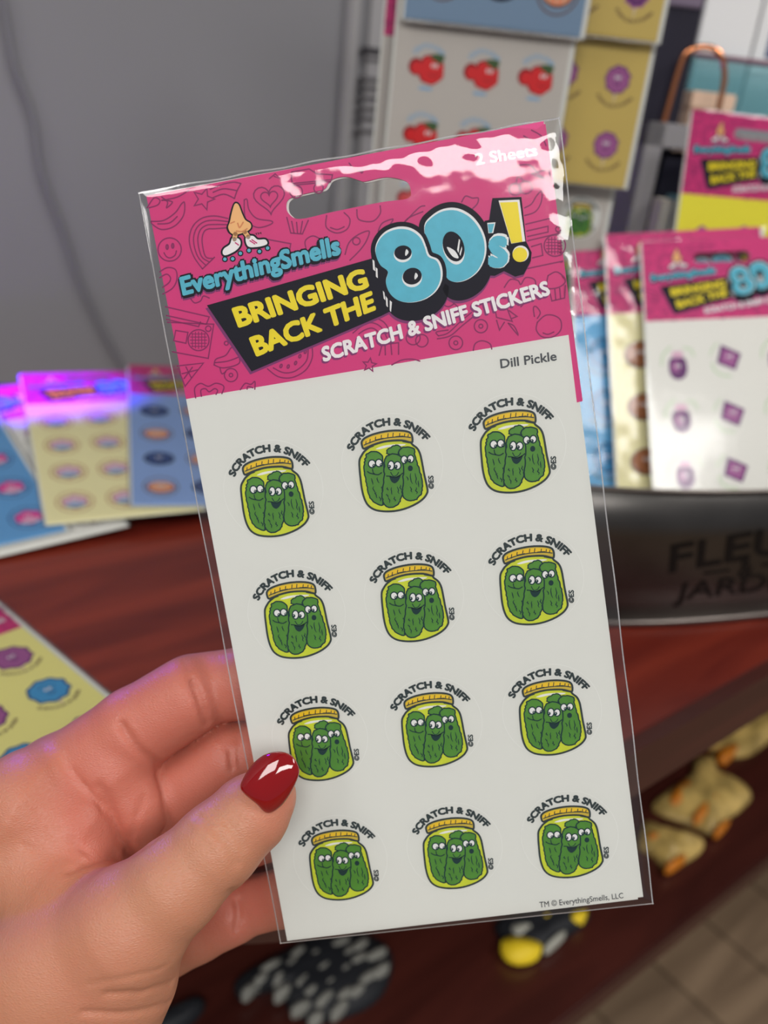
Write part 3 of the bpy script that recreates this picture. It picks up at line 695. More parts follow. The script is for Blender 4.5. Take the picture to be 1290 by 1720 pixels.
def smin(a, b, k):
    h = np.maximum(k - np.abs(a - b), 0) / k
    return np.minimum(a, b) - h * h * k * .25
def chain(pts, k=2.0):
    d = None
    for p, q in zip(pts[:-1], pts[1:]):
        c = cone(cam_pt(*p[:3]), cam_pt(*q[:3]), p[3], q[3]); d = c if d is None else smin(d, c, k)
    return d
FINGERS = {
 'index': [[(110, 1318, 244, 14), (226, 1226, 242.5, 11.7), (316, 1170, 242, 11.3)], [(322, 1160, 246.5, 10.4), (420, 1146, 244, 10), (520, 1140, 240, 9), (590, 1136, 237, 7.5)]],
 'middle': [[(180, 1420, 254, 13), (290, 1335, 251, 11), (384, 1275, 248, 10.7)], [(394, 1266, 251, 10), (490, 1257, 245, 9.5), (590, 1250, 240, 8), (625, 1248, 238.5, 7)]],
 'ring': [[(230, 1520, 264, 12), (330, 1440, 260, 10.5), (430, 1390, 255, 10), (530, 1380, 248, 9), (600, 1375, 244, 7.5)]],
 'little': [[(220, 1622, 264, 10), (330, 1560, 260, 9.4), (392, 1532, 257.5, 9.2)], [(402, 1525, 260, 8.6), (480, 1507, 254, 8), (545, 1500, 249, 6.5)]],
}
THUMB = [(452, 1335, 216.0, 6.7), (424, 1364, 214.5, 9.0), (366, 1420, 212, 10.0), (290, 1490, 210, 11.2), (212, 1560, 211, 14.5), (105, 1630, 216, 19), (0, 1720, 222, 23), (-90, 1830, 230, 26)]
def build_hand():
    d = None
    for n in ('index', 'middle', 'ring', 'little'):
        
        c = None
        for seg in FINGERS[n]:
            q = chain(seg); c = q if c is None else smin(c, q, 1.0)
        d = c if d is None else smin(d, c, 1.2)
    palm = chain([(105, 1325, 246, 15.5), (40, 1470, 250, 20), (-60, 1750, 250, 26)], 6)
    palm = smin(palm, chain([(180, 1430, 256, 14), (120, 1560, 262, 18), (0, 1760, 262, 24)], 6), 8)
    palm = smin(palm, chain([(230, 1560, 264, 12), (150, 1680, 266, 16)], 4), 8)
    palm = smin(palm, chain([(190, 1300, 240, 11.0), (226, 1352, 241, 8.6), (236, 1410, 245, 7.5)], 4), 1.6)
    palm = smin(palm, chain([(60, 1360, 236, 17), (120, 1392, 235, 12.5), (166, 1424, 238, 8)], 4), 1.6)
    d = smin(d, palm, 3.0)
    th = chain(THUMB, 3.5)
    th = smin(th, chain([(196, 1640, 216, 15.2), (140, 1745, 222, 17), (60, 1860, 230, 22)], 5), 6)
    th = smin(th, chain([(120, 1500, 226, 13), (20, 1430, 238, 18)], 5), 8)
    d = smin(d, th, 4.0)
    # where a sight line first meets the skin, to lay the creases on it
    def skin_depth(px, py):
        for z in np.arange(180, 290, .3):
            p = (cam_pt(px, py, z) - H_LO) / HV; i = p.astype(int)
            if np.all(i >= 0) and all(i[k] < H_N[k] for k in range(3)) and d[i[0], i[1], i[2]] < 0: return z
        return 250.0
    CRE = [([(310, 1110), (324, 1148)], .7, .22), ([(324, 1146), (337, 1184), (347, 1215)], .9, .8),             ([(205, 1218), (230, 1255), (264, 1284)], 1.0, .8), ([(264, 1284), (271, 1328), (284, 1380)], .9, .6),
           ([(122, 1290), (150, 1325), (172, 1362)], .7, .35), ([(168, 1322), (192, 1372), (213, 1430)], 1.4, .6), ([(120, 1462), (165, 1444), (212, 1436), (245, 1424), (284, 1390)], 1.3, .5),
           ([(60, 1360), (110, 1400), (150, 1440)], .6, .25), ([(333, 1372), (362, 1394), (386, 1425), (396, 1450)], .8, .34), ([(358, 1368), (388, 1390), (408, 1424)], .75, .26), ([(316, 1392), (345, 1416), (368, 1450)], .75, .2),
           ([(180, 1668), (240, 1666), (290, 1652)], .8, .5), ([(140, 1696), (220, 1700), (286, 1686)], .8, .45), ([(388, 1497), (400, 1528), (396, 1560)], .8, .6), ([(386, 1262), (389, 1292)], .7, .5), ([(398, 1264), (402, 1290)], .6, .3),
           ([(40, 1420), (100, 1440), (140, 1450)], .6, .25), ([(240, 1340), (225, 1385), (216, 1425)], .8, .25), ([(150, 1650), (215, 1640), (280, 1625)], .6, .25)]
    for pts, r, dep in CRE:
        q = catmull(pts, False, 3)
        P = [cam_pt(x, y, skin_depth(x, y) + .3) for x, y in q]
        lo = np.min(P, 0) - 4; hi = np.max(P, 0) + 4
        sl = tuple(slice(max(0, int((lo[k] - H_LO[k]) / HV)), max(1, int((hi[k] - H_LO[k]) / HV))) for k in range(3))
        gx, gy, gz = GX[sl[0]], GY[:, sl[1]], GZ[:, :, sl[2]]
        g = None
        for i, (a, b) in enumerate(zip(P[:-1], P[1:])):
            if abs(a[2] - b[2]) > 6: continue
            ab = b - a; L2 = float(ab @ ab) + 1e-6
            dx, dy, dz = gx - a[0], gy - a[1], gz - a[2]
            t = np.clip((dx * ab[0] + dy * ab[1] + dz * ab[2]) / L2, 0, 1)
            c = np.sqrt((dx - t * ab[0]) ** 2 + (dy - t * ab[1]) ** 2 + (dz - t * ab[2]) ** 2)
            g = c if g is None else np.minimum(g, c)
        if g is not None: d[sl] += (1.7 * dep * np.exp(-(g / (r * 1.15)) ** 2)).astype(np.float32)
    # surface nets
    ins = d < 0; nx, ny, nz = d.shape
    c8 = np.zeros((nx - 1, ny - 1, nz - 1), np.int8)
    for a in (0, 1):
        for b in (0, 1):
            for c in (0, 1): c8 += ins[a:nx - 1 + a, b:ny - 1 + b, c:nz - 1 + c]
    cell = (c8 > 0) & (c8 < 8); idx = np.argwhere(cell)
    num = -np.ones(cell.shape, np.int64); num[cell] = np.arange(len(idx))
    acc = np.zeros((len(idx), 3)); cnt = np.zeros(len(idx))
    I, J, K = idx.T
    E = [((a, b, c), ax) for ax in range(3) for a in (0, 1) for b in (0, 1) for c in (0, 1) if (a, b, c)[ax] == 0]
    for s, ax in E:
        e = list(s); e[ax] = 1
        v0 = d[I + s[0], J + s[1], K + s[2]]; v1 = d[I + e[0], J + e[1], K + e[2]]
        m = (v0 < 0) != (v1 < 0); t = np.zeros(len(idx)); t[m] = v0[m] / (v0[m] - v1[m])
        p = np.tile(np.array(s, float), (len(idx), 1)); p[:, ax] += t
        acc[m] += p[m]; cnt[m] += 1
    Vt = H_LO + HV * (idx + acc / cnt[:, None])
    Fq = []
    for ax in range(3):
        o1, o2 = [(1, 2), (2, 0), (0, 1)][ax]
        sh = [nx, ny, nz]; lo = [0, 0, 0]; lo[o1] = 1; lo[o2] = 1; hi = [nx - 1, ny - 1, nz - 1]
        r = tuple(slice(lo[k], hi[k]) for k in range(3))
        r1 = list(r); r1[ax] = slice(lo[ax] + 1, hi[ax] + 1)
        A0 = ins[r]; A1 = ins[tuple(r1)]
        for flip, mm in ((False, A0 & ~A1), (True, ~A0 & A1)):
            p = np.argwhere(mm) + np.array(lo)
            def at(da, db):
                q = p.copy(); q[:, o1] -= da; q[:, o2] -= db; return num[q[:, 0], q[:, 1], q[:, 2]]
            quad = np.stack([at(0, 0), at(1, 0), at(1, 1), at(0, 1)], 1)
            Fq.append(quad[:, ::-1] if not flip else quad)
    Fq = np.concatenate(Fq)
    # relax
    Eg = np.concatenate([Fq[:, [0, 1]], Fq[:, [1, 2]], Fq[:, [2, 3]], Fq[:, [3, 0]]])
    for it in range(3):
        S = np.zeros_like(Vt); n = np.zeros(len(Vt))
        np.add.at(S, Eg[:, 0], Vt[Eg[:, 1]]); np.add.at(n, Eg[:, 0], 1); np.add.at(S, Eg[:, 1], Vt[Eg[:, 0]]); np.add.at(n, Eg[:, 1], 1)
        Vt = Vt + .45 * (S / np.maximum(n, 1)[:, None] - Vt)
    pink = np.zeros(len(Vt))
    for px, py, dd, rr, am in ((226, 1226, 240, 26, .8), (322, 1190, 240, 18, .6), (345, 1330, 246, 30, .9), (235, 1380, 240, 16, 1.0), (400, 1530, 250, 26, .8), (440, 1160, 236, 18, .4), (190, 1390, 236, 14, .7), (300, 1440, 204, 14, -.4), (60, 1330, 228, 20, .2), (120, 1600, 200, 24, .15), (470, 1350, 210, 9, .5)):
        pink += am * np.exp(-np.sum((Vt - cam_pt(px, py, dd)) ** 2, 1) / rr ** 2)
    return to_world(Vt), Fq, np.clip(pink, 0, 1.2)

def skin_mat():
    m = bpy.data.materials.new('skin'); m.use_nodes = True; nt = m.node_tree; b = nt.nodes['Principled BSDF']
    N = nt.nodes.new
    tc = N('ShaderNodeTexCoord'); n1 = N('ShaderNodeTexNoise'); n1.inputs['Scale'].default_value = 60; n1.inputs['Detail'].default_value = 5
    at = N('ShaderNodeAttribute'); at.attribute_name = 'flush'
    r = N('ShaderNodeMix'); r.data_type = 'RGBA'; r.inputs[6].default_value = (*ink(163, 112, 87), 1); r.inputs[7].default_value = (*ink(168, 98, 82), 1)
    ad = N('ShaderNodeMath'); ad.operation = 'MULTIPLY_ADD'; ad.inputs[1].default_value = .5; ad.inputs[2].default_value = -.25; ad.use_clamp = False
    sm = N('ShaderNodeMath'); sm.operation = 'ADD'; sm.use_clamp = True
    nt.links.new(tc.outputs['Object'], n1.inputs['Vector']); nt.links.new(n1.outputs['Fac'], ad.inputs[0])
    nt.links.new(ad.outputs[0], sm.inputs[0]); nt.links.new(at.outputs['Fac'], sm.inputs[1]); nt.links.new(sm.outputs[0], r.inputs[0])
    nt.links.new(r.outputs[2], b.inputs['Base Color'])
    b.inputs['Roughness'].default_value = .42; b.inputs['Specular IOR Level'].default_value = .35
    b.inputs['Subsurface Weight'].default_value = .35; b.inputs['Subsurface Radius'].default_value = (1, .3, .15); b.inputs['Subsurface Scale'].default_value = .0018
    v = N('ShaderNodeTexVoronoi'); v.inputs['Scale'].default_value = 900; v.feature = 'DISTANCE_TO_EDGE'
    n2 = N('ShaderNodeTexNoise'); n2.inputs['Scale'].default_value = 350; n2.inputs['Detail'].default_value = 4
    mp = N('ShaderNodeMapping'); mp.inputs['Scale'].default_value = (1, 1, 2.4); mp.inputs['Rotation'].default_value = (.5, .3, .6)
    nt.links.new(tc.outputs['Object'], mp.inputs[0]); nt.links.new(mp.outputs[0], v.inputs['Vector']); nt.links.new(tc.outputs['Object'], n2.inputs['Vector'])
    mm = N('ShaderNodeMath'); mm.operation = 'ADD'; nt.links.new(v.outputs['Distance'], mm.inputs[0]); nt.links.new(n2.outputs['Fac'], mm.inputs[1])
    bp = N('ShaderNodeBump'); bp.inputs['Strength'].default_value = .3; bp.inputs['Distance'].default_value = .0005
    nt.links.new(mm.outputs[0], bp.inputs['Height']); nt.links.new(bp.outputs[0], b.inputs['Normal'])
    return m
_hv, _hf, _pink = build_hand()
H_ORG = Vector(to_world(cam_pt(60, 1650, 240)))
_hv = _hv - np.array(H_ORG)
hand = mesh_obj('hand', _hv.tolist(), _hf.tolist(), skin_mat(), None, smooth=True)
hand.location = H_ORG
_a = hand.data.attributes.new('flush', 'FLOAT', 'POINT'); _a.data.foreach_set('value', _pink.astype(np.float32))
tag(hand, 'left hand of a person pinching the sticker pack with a red-nailed thumb', 'person')

def build_nail():
    R = mat('red_nail_lacquer', (114, 0, 5), 0.06, spec=.3, coat=1.0)
    out = catmull([(404, 1318), (410, 1333), (430, 1350), (449, 1366), (470, 1356), (489, 1331), (502, 1302), (501, 1286), (490, 1269), (470, 1262), (445, 1267), (421, 1287)], True, 6)
    A = np.array([424, 1345.0]); Bx = np.array([501, 1284.0]); ax = (Bx - A) / np.linalg.norm(Bx - A); nm = np.array([-ax[1], ax[0]])
    Lx = np.linalg.norm(Bx - A)
    ctr = np.array([452, 1316.0])
    def P(x, y, off):
        q = np.array([x, y]) - A; s = q @ ax / Lx; t = (q @ nm) * .148
        return cam_pt(x, y, 215.6 + 1.5 * (s - .5) * 0.6 - math.sqrt(max(1, 100 - t * t)) + 1.3 * (s - .42) ** 2 + off)
    rings = [0, .25, .5, .72, .88, .96, 1.0]; V = []; Fc = []; n = len(out)
    V.append(P(*ctr, -.95))
    for r in rings[1:]:
        for x, y in out:
            q = ctr + (np.array([x, y]) - ctr) * r
            V.append(P(*q, -.95 * (1 - r ** 6) ** .5 if r < 1 else 0.0))
    for x, y in out: V.append(P(x, y, 1.0))
    for k in range(n): Fc.append([0, 1 + (k + 1) % n, 1 + k])
    for j in range(len(rings) - 1):
        for k in range(n):
            a = 1 + j * n + k; b = 1 + j * n + (k + 1) % n; Fc.append([a, b, b + n, a + n])
    W_ = to_world(np.array(V)) - np.array(H_ORG)
    o = mesh_obj('thumb_nail', W_.tolist(), Fc, R, hand, smooth=True)
    tag(o, 'glossy dark red almond shaped thumb nail')
build_nail()
# ------------------------------------------------------------------ the other sticker packs of the shop
def ptxt(A, m, r=11.2, a=58, h=1.6, b=.04): A.arc_text('SCRATCH & SNIFF', 0, 0, r - h, -a, a, h, m, 1, b, 2)
def ptxt_low(A, m, r=11.4, a=55, h=1.6): A.arc_text('SCRATCH & SNIFF', 0, 0, r, 180 + a, 180 - a, h, m, 1, .04, 2)
RED = mat('red_fruit_ink', (196, 30, 34), .5); RED2 = mat('dark_red_ink', (130, 18, 26), .5); LEAF = mat('leaf_ink', (58, 84, 44), .5); SKY = mat('sky_blue_ink', (120, 160, 190), .5)
VIO = mat('violet_ink', (150, 84, 138), .5); VIO2 = mat('deep_violet_ink', (92, 40, 100), .5); COT = mat('cotton_blue_ink', (62, 140, 186), .5); BRN = mat('brown_ink', (150, 92, 52), .5); BRN2 = mat('dark_brown_ink', (92, 60, 44), .5)
ORG = mat('crust_ink', (206, 130, 96), .5); NAV = mat('navy_ink', (46, 70, 120), .5); LIL = mat('lilac_ink', (196, 160, 180), .5); GRN = mat('pale_green_ink', (176, 196, 166), .5); TAN = mat('tan_ink', (190, 176, 150), .5)
def lob(cx, cy, r, n, amp, seed=0, sx=1, sy=1):
    rr = random.Random(seed); return catmull([(cx + sx * r * (1 + (amp if k % 2 else -amp) + rr.uniform(-.04, .04)) * math.cos(math.pi * k / n), cy + sy * r * (1 + (amp if k % 2 else -amp)) * math.sin(math.pi * k / n)) for k in range(2 * n)], True, 3)
def eyes(A, x, y, s, lay=5):
    for dx in (-s, s): A.poly(ell(x + dx, y, s * .85, s, n=12), WHITE, lay); A.poly(ell(x + dx + s * .2, y + s * .2, s * .4, n=8), BLACK, lay + 1)
def a_berry():
    A = Art(); ptxt(A, SKY, 11.6, 52, 2.2); 
    A.poly(ell(-6.2, .2, 4.4), RED2, 2); A.poly(lob(2, 1, 7.6, 7, .03, 1), RED2, 2.5); A.poly(lob(2.3, 1.1, 6.9, 7, .03, 1), RED, 3); A.poly(ell(-5.8, .6, 3.2), RED, 3)
    A.poly(catmull([(1, -5), (4, -7), (9, -6), (7, -2), (4, -3.5)], True, 4), LEAF, 4); eyes(A, 4, -1, 1.1); A.line([(1, 3), (4, 4.4), (7, 2.6)], .5, RED2, 5)
    A.line([(-3, 10.6), (3, 10.6)], 1.6, SKY, 1); return A.mesh('sticker')
def a_flower(c1, c2, cone=TAN, g=1.0):
    A = Art(); A.poly([(-1.2, 3), (1.2, 3), (0, 11)], cone, 2); A.poly(lob(0, -2, 7.4 * g, 9, .045, 3, 1, 1), c2, 3); A.poly(lob(0, -2, 6.5 * g, 9, .05, 3, 1, 1), c1, 3.5)
    for k in range(3): A.line(catmull([(-4 + k, -5 + 2.5 * k), (0, -7 + 3 * k), (4 - k, -4 + 2.5 * k)], False, 4), .35, c2, 4)
    eyes(A, 0, -3, 1); A.line([(-1.6, 0), (0, 1.2), (1.8, -.2)], .5, c2, 5); ptxt_low(A, BRN2, 11, 58, 1.7); return A.mesh('sticker')
def a_jam():
    A = Art(); A.poly(catmull([(-4, -3), (-5.6, 1), (-5, 7), (-2, 10), (2, 10), (5, 7), (5.4, 1), (3.4, -3)], True, 4), VIO2, 2); A.poly(rrect(-3.4, -7, 3.2, -3, .8), LIL, 3); A.poly(ell(-1.5, 2.5, 2.6, 3.4), VIO, 3); eyes(A, 0, 2, 1)
    A.line(catmull([(-10, 1), (-9, -5), (-4, -10)], False, 4), 1.1, GRN, 1); A.line(catmull([(4, -9), (8, -8), (10, -4)], False, 4), 1.1, GRN, 1); return A.mesh('sticker')
def a_bread():
    A = Art(); A.poly([(-4, -8), (8, -2), (4, 8), (-7, 3)], VIO2, 2); A.poly([(-2.8, -5.6), (6, -1.4), (3, 6), (-5, 2.4)], VIO, 3); eyes(A, 1, -.6, 1)
    A.line(catmull([(-10, 3), (-9, 7), (-5, 10.5), (1, 11.5)], False, 4), 1.1, GRN, 1); A.line(catmull([(-11, -2), (-9, -6), (-6, -9)], False, 4), .9, GRN, 1); return A.mesh('sticker')
def a_pie(c, rim=TAN):
    A = Art(); A.line(ell(0, 0, 11.2, n=40), .9, BRN2, 1, True); A.poly(ell(0, 1, 9, 7), BRN2, 2); A.poly(ell(0, .6, 8.2, 6.2), c, 3)
    for k in (-4, 0, 4): A.line([(-6, k * .7), (6, k * .7)], .7, rim, 4); A.line([(k, -5), (k, 5.6)], .7, rim, 4)
    eyes(A, 0, -1, 1.2); return A.mesh('sticker')
def a_oval(c, c2):
    A = Art(); A.poly(ell(0, 0, 10.5, 8.5), c2, 2); A.poly(ell(0, -.4, 9.2, 7.2), c, 3); eyes(A, 0, -1.5, 1.2); A.line(catmull([(-3, 2), (0, 3.6), (3, 2)], False, 4), .6, c2, 4); return A.mesh('sticker')
def a_cloud(c, c2, edge):
    A = Art(); A.line(ell(0, 0, 11.4, n=40), .8, edge, 1, True); A.poly(lob(0, 0, 8.6, 6, .07, 8, 1, .9), edge, 2); A.poly(lob(0, -.3, 7.8, 6, .07, 8, 1, .85), c, 3); A.poly(ell(0, 3.6, 6, 2.6), c2, 4); eyes(A, 0, -1.6, 1.1); return A.mesh('sticker')
def a_mush():
    A = Art(); A.poly(catmull([(-1.6, 0), (1.6, 0), (2.2, 9), (0, 10), (-2.2, 9)], True, 4), VIO2, 2); A.poly(catmull([(-6, 1), (-5, -4), (0, -8), (5, -4), (6, 1), (0, 2.4)], True, 4), VIO, 3); eyes(A, 0, -2, 1); ptxt_low(A, BRN2, 11.4, 50, 1.4); return A.mesh('sticker')
ART = {'berry': [a_berry()], 'flower': [a_flower(VIO, VIO2)], 'plum': [a_flower(VIO2, VIO)], 'cotton': [a_flower(COT, NAV, LIL, 1.3)], 'cottonmix': [a_flower(VIO, VIO2, LIL, 1.3), a_flower(COT, NAV, LIL, 1.3)], 'jam': [a_jam(), a_bread()], 'pie': [a_oval(NAV, BLACK), a_pie(ORG)],
       'cloud': [a_cloud(LIL, SKY, BRN)], 'pink': [a_cloud(mat('hot_pink_ink', (196, 70, 140), .5), LIL, NAV)], 'mush': [a_mush()], 'peanut': [a_oval(BRN, BRN2)], 'pickle': [bpy.data.meshes['sticker']]}
SHEETS = {n: mat(n + '_sheet_paper', c, .45, spec=.3) for n, c in (('white', (206, 206, 200)), ('grey_white', (176, 172, 166)), ('yellow', (246, 208, 134)), ('mustard', (184, 164, 92)), ('bright_yellow', (226, 206, 60)), ('cream', (232, 208, 164)), ('light_blue', (128, 154, 196)), ('blue', (92, 146, 190)), ('sky', (96, 166, 206)), ('slate_blue', (110, 134, 158)), ('teal', (90, 170, 170)))}
M_FILMB = film_mat('display_film', .0, .10)
_hole = rrect(33, 9, 68, 15.5, 3.2, 4)
_src = {n: bpy.data.objects[n].data for n in ('doodle_print', 'slogan_banner', 'numeral_lettering', 'caption_lettering', 'wordmark')}
_cache = {}
def bg_pack(mw, label, sheet, art, seed=0, header=True, film=True, group='sticker packs on the counter and rack', crinkle=.5):
    p = empty('sticker_pack', mw, label, 'sticker pack', group)
    def part(key, make):
        if key not in _cache:
            o = make(); _cache[key] = o.data; return o
        n = {'sheet': 'sticker_sheet', 'header': 'header_card', 'film': 'plastic_sleeve', 'backing': 'backing_sheet'}[key[0]]
        return link(bpy.data.objects.new(n, _cache[key]), p)
    sh = part(('sheet', sheet), lambda: card('sticker_sheet', [(2, 50.3), (98, 50.3), (98, 199.5), (2, 199.5)], -.1, .2, SHEETS[sheet], p))
    part(('backing',), lambda: card('backing_sheet', [(.6, 2), (100.6, 2), (100.6, 200.2), (.6, 200.2)], -.42, -.16, PAPER, p, [_hole]))
    if header:
        hd = part(('header',), lambda: card('header_card', [(2, 1), (98, 1), (98, 50.3), (2, 50.3)], -.1, .2, PINK, p, [_hole]))
        for n, me in _src.items(): link(bpy.data.objects.new(n, me), hd).location = (0, 0, .00022)
    ms = ART[art]
    for j in range(4):
        for i in range(3):
            o = link(bpy.data.objects.new('sticker', ms[(i + (j if art in ('pie', 'cottonmix') else 0)) % len(ms)]), sh)
            u, v = STK[j][i]; o.location = (u * .001, -v * .001, .00023)
    if film:
        def mk():
            f = lambda u, v: (.42 * noise.noise(Vector((u * 22, v * 34, seed))) * max(0, 1 - v / .3) if crinkle > 1 else 0) + .8 * crinkle * (noise.noise(Vector((u * 6, v * 9, seed))) + .5 * noise.noise(Vector((u * 15, v * 20, seed)))) * (.35 + math.exp(-(v / .16) ** 2))
            V, Fc = film_sheet(102, 201, .5, lambda u, v: max(-.2, f(u, v)), 60, 120)
            return mesh_obj('plastic_sleeve', V, Fc, M_FILMB, p, smooth=True)
        part(('film', seed), mk)
    return p
def place3(bl, zbl, br, tl, dz=0.0):
    """pack lying on the counter: bottom corners seen at bl / br, top left corner seen at tl"""
    P0 = on_z(*bl, zbl); P1 = on_z(*br, zbl); best = None
    for k in range(400):
        q = at_depth(*tl, .3 + k * .002); e = abs((q - P0).length - .201)
        if q.z > zbl - .002 and (q - P0).dot(CF) > 0 and (best is None or e < best[0]): best = (e, q)
    Y = (best[1] - P0).normalized(); X = (P1 - P0); X = (X - Y * X.dot(Y)).normalized()
    return frame(P0 + Y * .201, X, Y)
def flat(bl, br, z, tilt=0.0, skew=0.0):
    P0 = on_z(*bl, z); X = (on_z(*br, z) - P0).normalized(); Y = EZ.cross(X)
    Y = (Y * math.cos(tilt) + EZ * math.sin(tilt) + X * skew).normalized(); X = (X - Y * X.dot(Y)).normalized()
    return frame(P0 + Y * .201, X, Y)
def hung(px, depth, anchor, yaw=0, lean=0, roll=0):
    d_ = ray(*px); P = EYE + d_ * (depth / d_.y); a, l = math.radians(yaw), math.radians(lean)
    X = Vector((math.cos(a), math.sin(a), 0)); B = EZ.cross(X); Y = (EZ * math.cos(l) + B * math.sin(l))
    Rm = Matrix.Rotation(math.radians(roll), 3, X.cross(Y)); X = Rm @ X; Y = Rm @ Y
    return frame(P - X * anchor[0] * .001 + Y * anchor[1] * .001, X, Y)

# packs spread flat on the counter at the left
G1 = 'sticker packs fanned out flat on the counter'
FX = (on_z(343, 858, .902) - on_z(75, 884, .902)).normalized(); FYh = EZ.cross(FX); TILT = math.radians(10.5)
FY = FYh * math.cos(TILT) + EZ * math.sin(TILT); FN = FX.cross(FY); FO = on_z(75, 884, .9075)
def fan(bl, br, k):
    o = FO + FN * (.0017 * k); a = on_plane(*bl, o, FN); b = on_plane(*br, o, FN)
    X = (b - a).normalized(); Y = FN.cross(X); return frame(a + Y * .201, X, Y)
bg_pack(fan((-70, 952), (271, 872), 0), 'white sticker pack lowest in the fan, only its edge showing', 'white', 'mush', 11, group=G1, crinkle=.1)
bg_pack(fan((-190, 962), (95, 897), 1), 'blue sticker pack with pink stickers at the far left of the fan', 'blue', 'pink', 12, group=G1, crinkle=.1)
bg_pack(fan((74, 884), (343, 858), 2), 'cream yellow sticker pack in the middle of the fan', 'cream', 'cloud', 13, group=G1, crinkle=.1)
bg_pack(fan((217, 851), (455, 850), 3), 'light blue sticker pack with pies on top of the fan', 'light_blue', 'pie', 14, group=G1, crinkle=.1)
wm = frame(FO - FN * .0022, FX, FY)
wedge = empty('sloped_tray', wm, 'low black sloped tray propping up the fanned sticker packs', 'tray')
bm = bmesh.new(); _v = [bm.verts.new(Vector(q)) for q in ((-.08, .035, 0), (.16, .035, 0), (.16, .19, 0), (-.08, .19, 0))]; _w = []
for v in _v:
    p = wm @ v.co; p.z = .9004; _w.append(bm.verts.new(wm.inverted() @ p))
bm.faces.new(_v); bm.faces.new(_w[::-1])
for k in range(4): bm.faces.new((_v[k], _w[k], _w[(k + 1) % 4], _v[(k + 1) % 4]))
bm_obj('tray_body', bm, BLACK, wedge)
# loose yellow pack in front
e0, e1 = on_z(30, 1055, .9008), on_z(165, 1170, .9008)
Yu = (e0 - e1).normalized(); Xr = Yu.cross(EZ)
bg_pack(frame(e0 + Yu * .05 - Xr * .096, Xr, Yu), 'yellow cotton candy sticker pack lying alone on the counter behind the hand', 'yellow', 'cottonmix', 15, crinkle=.1)

# packs hanging on the rack
G2 = 'sticker packs hanging on the dark rack'
YW = 4
bg_pack(hung((639, 57), .552, (0, 50), YW), 'cream sticker pack with pink header peeking out left of the berry pack', 'grey_white', 'peanut', 21, group=G2)
bg_pack(hung((810, 122), .540, (51.2, 108.9), YW), 'white sticker pack of red berry stickers on the rack', 'grey_white', 'berry', 22, group=G2)
bg_pack(hung((672, 35), .531, (0, 201), YW), 'slate blue sticker pack hanging in front of the berry pack', 'slate_blue', 'pie', 23, group=G2)
bg_pack(hung((1052, 321), .562, (100, 201), YW), 'mustard sticker pack with two purple flower stickers in view', 'mustard', 'flower', 24, group=G2)
bg_pack(hung((1110, 77), .555, (101, 201), YW), 'mustard sticker pack hanging above the purple flower pack', 'mustard', 'plum', 25, group=G2)
bg_pack(hung((1030, 330), .575, (100, 130), YW), 'white pickle sticker pack low on the rack behind the mustard pack', 'grey_white', 'pickle', 26, group=G2)

# packs standing in the planter
G3 = 'sticker packs standing in the metal planter'
def lean3(tl, d1, tr, d2, bl, d3):
    A, B, C_ = at_depth(*tl, d1), at_depth(*tr, d2), at_depth(*bl, d3)
    Y = (A - C_).normalized(); X = (B - A); X = (X - Y * X.dot(Y)).normalized(); return frame(A, X, Y)
bg_pack(lean3((955, 398), .550, (1240, 420), .550, (972, 925), .552), 'sky blue sticker pack furthest left in the planter', 'sky', 'cotton', 31, group=G3, crinkle=1.2)
bg_pack(lean3((1012, 392), .538, (1295, 414), .538, (1038, 935), .540), 'cream sticker pack between the blue and the grape pack in the planter', 'cream', 'peanut', 32, group=G3, crinkle=1.2)
bg_pack(lean3((1072, 404), .530, (1352, 426), .530, (1102, 955), .522), 'white grape jam sticker pack at the front of the planter', 'white', 'jam', 33, group=G3, crinkle=.25)
bg_pack(hung((1160, 180), .60, (0, 0), 15, 10), 'bright yellow sticker pack with pink header standing highest above the planter', 'bright_yellow', 'mush', 34, group=G3, crinkle=1.2)
# ------------------------------------------------------------------ galvanised planter
ZINC = mat('galvanised_metal', (84, 82, 80), .34, metal=1.0, vary=.12, vscale=25)
RIMM = mat('rolled_rim_metal', (96, 90, 86), .3, metal=1.0)
STAMP = mat('stamped_dark_metal', (14, 11, 10), .5, metal=.3)
TA = math.radians(20); TC = Vector((.24, .463, 0)) + Vector((-math.sin(TA), math.cos(TA), 0)) * .073; TH = .0915
TX = Vector((math.cos(TA), math.sin(TA), 0)); TY = Vector((-math.sin(TA), math.cos(TA), 0))
tubm = Matrix((TX, TY, EZ)).transposed().to_4x4(); tubm.translation = TC + EZ * .9
planter = empty('metal_planter', tubm, 'oval galvanised metal planter with dark stamped lettering full of sticker packs', 'planter')
def sup(t, a, b, n=2.6):
    c, s = math.cos(t), math.sin(t); return (a * math.copysign(abs(c) ** (2 / n), c), b * math.copysign(abs(s) ** (2 / n), s))
def tub_r(h): return .186 + .16 * h, .073 + .12 * h
def tub_body():
    bm = bmesh.new(); N = 72; prof = [(0, 0.0015), (0.0, 1), (TH * .5, 1), (TH, 1)]
    hs = [0, TH * .33, TH * .66, TH]; rings = []
    for off, hl in ((0, hs), (-.0018, hs[::-1])):
        for h in hl:
            a, b = tub_r(h); rings.append([bm.verts.new((*sup(2 * math.pi * k / N, a + off, b + off), max(h, .0015 if off else 0))) for k in range(N)])
    for r0, r1 in zip(rings[:-1], rings[1:]):
        for k in range(N): bm.faces.new((r0[k], r0[(k + 1) % N], r1[(k + 1) % N], r1[k]))
    bm.faces.new(rings[0][::-1]); bm.faces.new(rings[-1])
    bm_obj('planter_body', bm, ZINC, planter, True)
    for nm, h, r in (('rolled_rim', TH, .0013), ('base_band', .0025, .0022)):
        bm = bmesh.new(); a, b = tub_r(h); tube(bm, [(*sup(2 * math.pi * k / N, a, b), h) for k in range(N + 1)], r, 8); bm_obj(nm, bm, RIMM, planter, True)
tub_body()
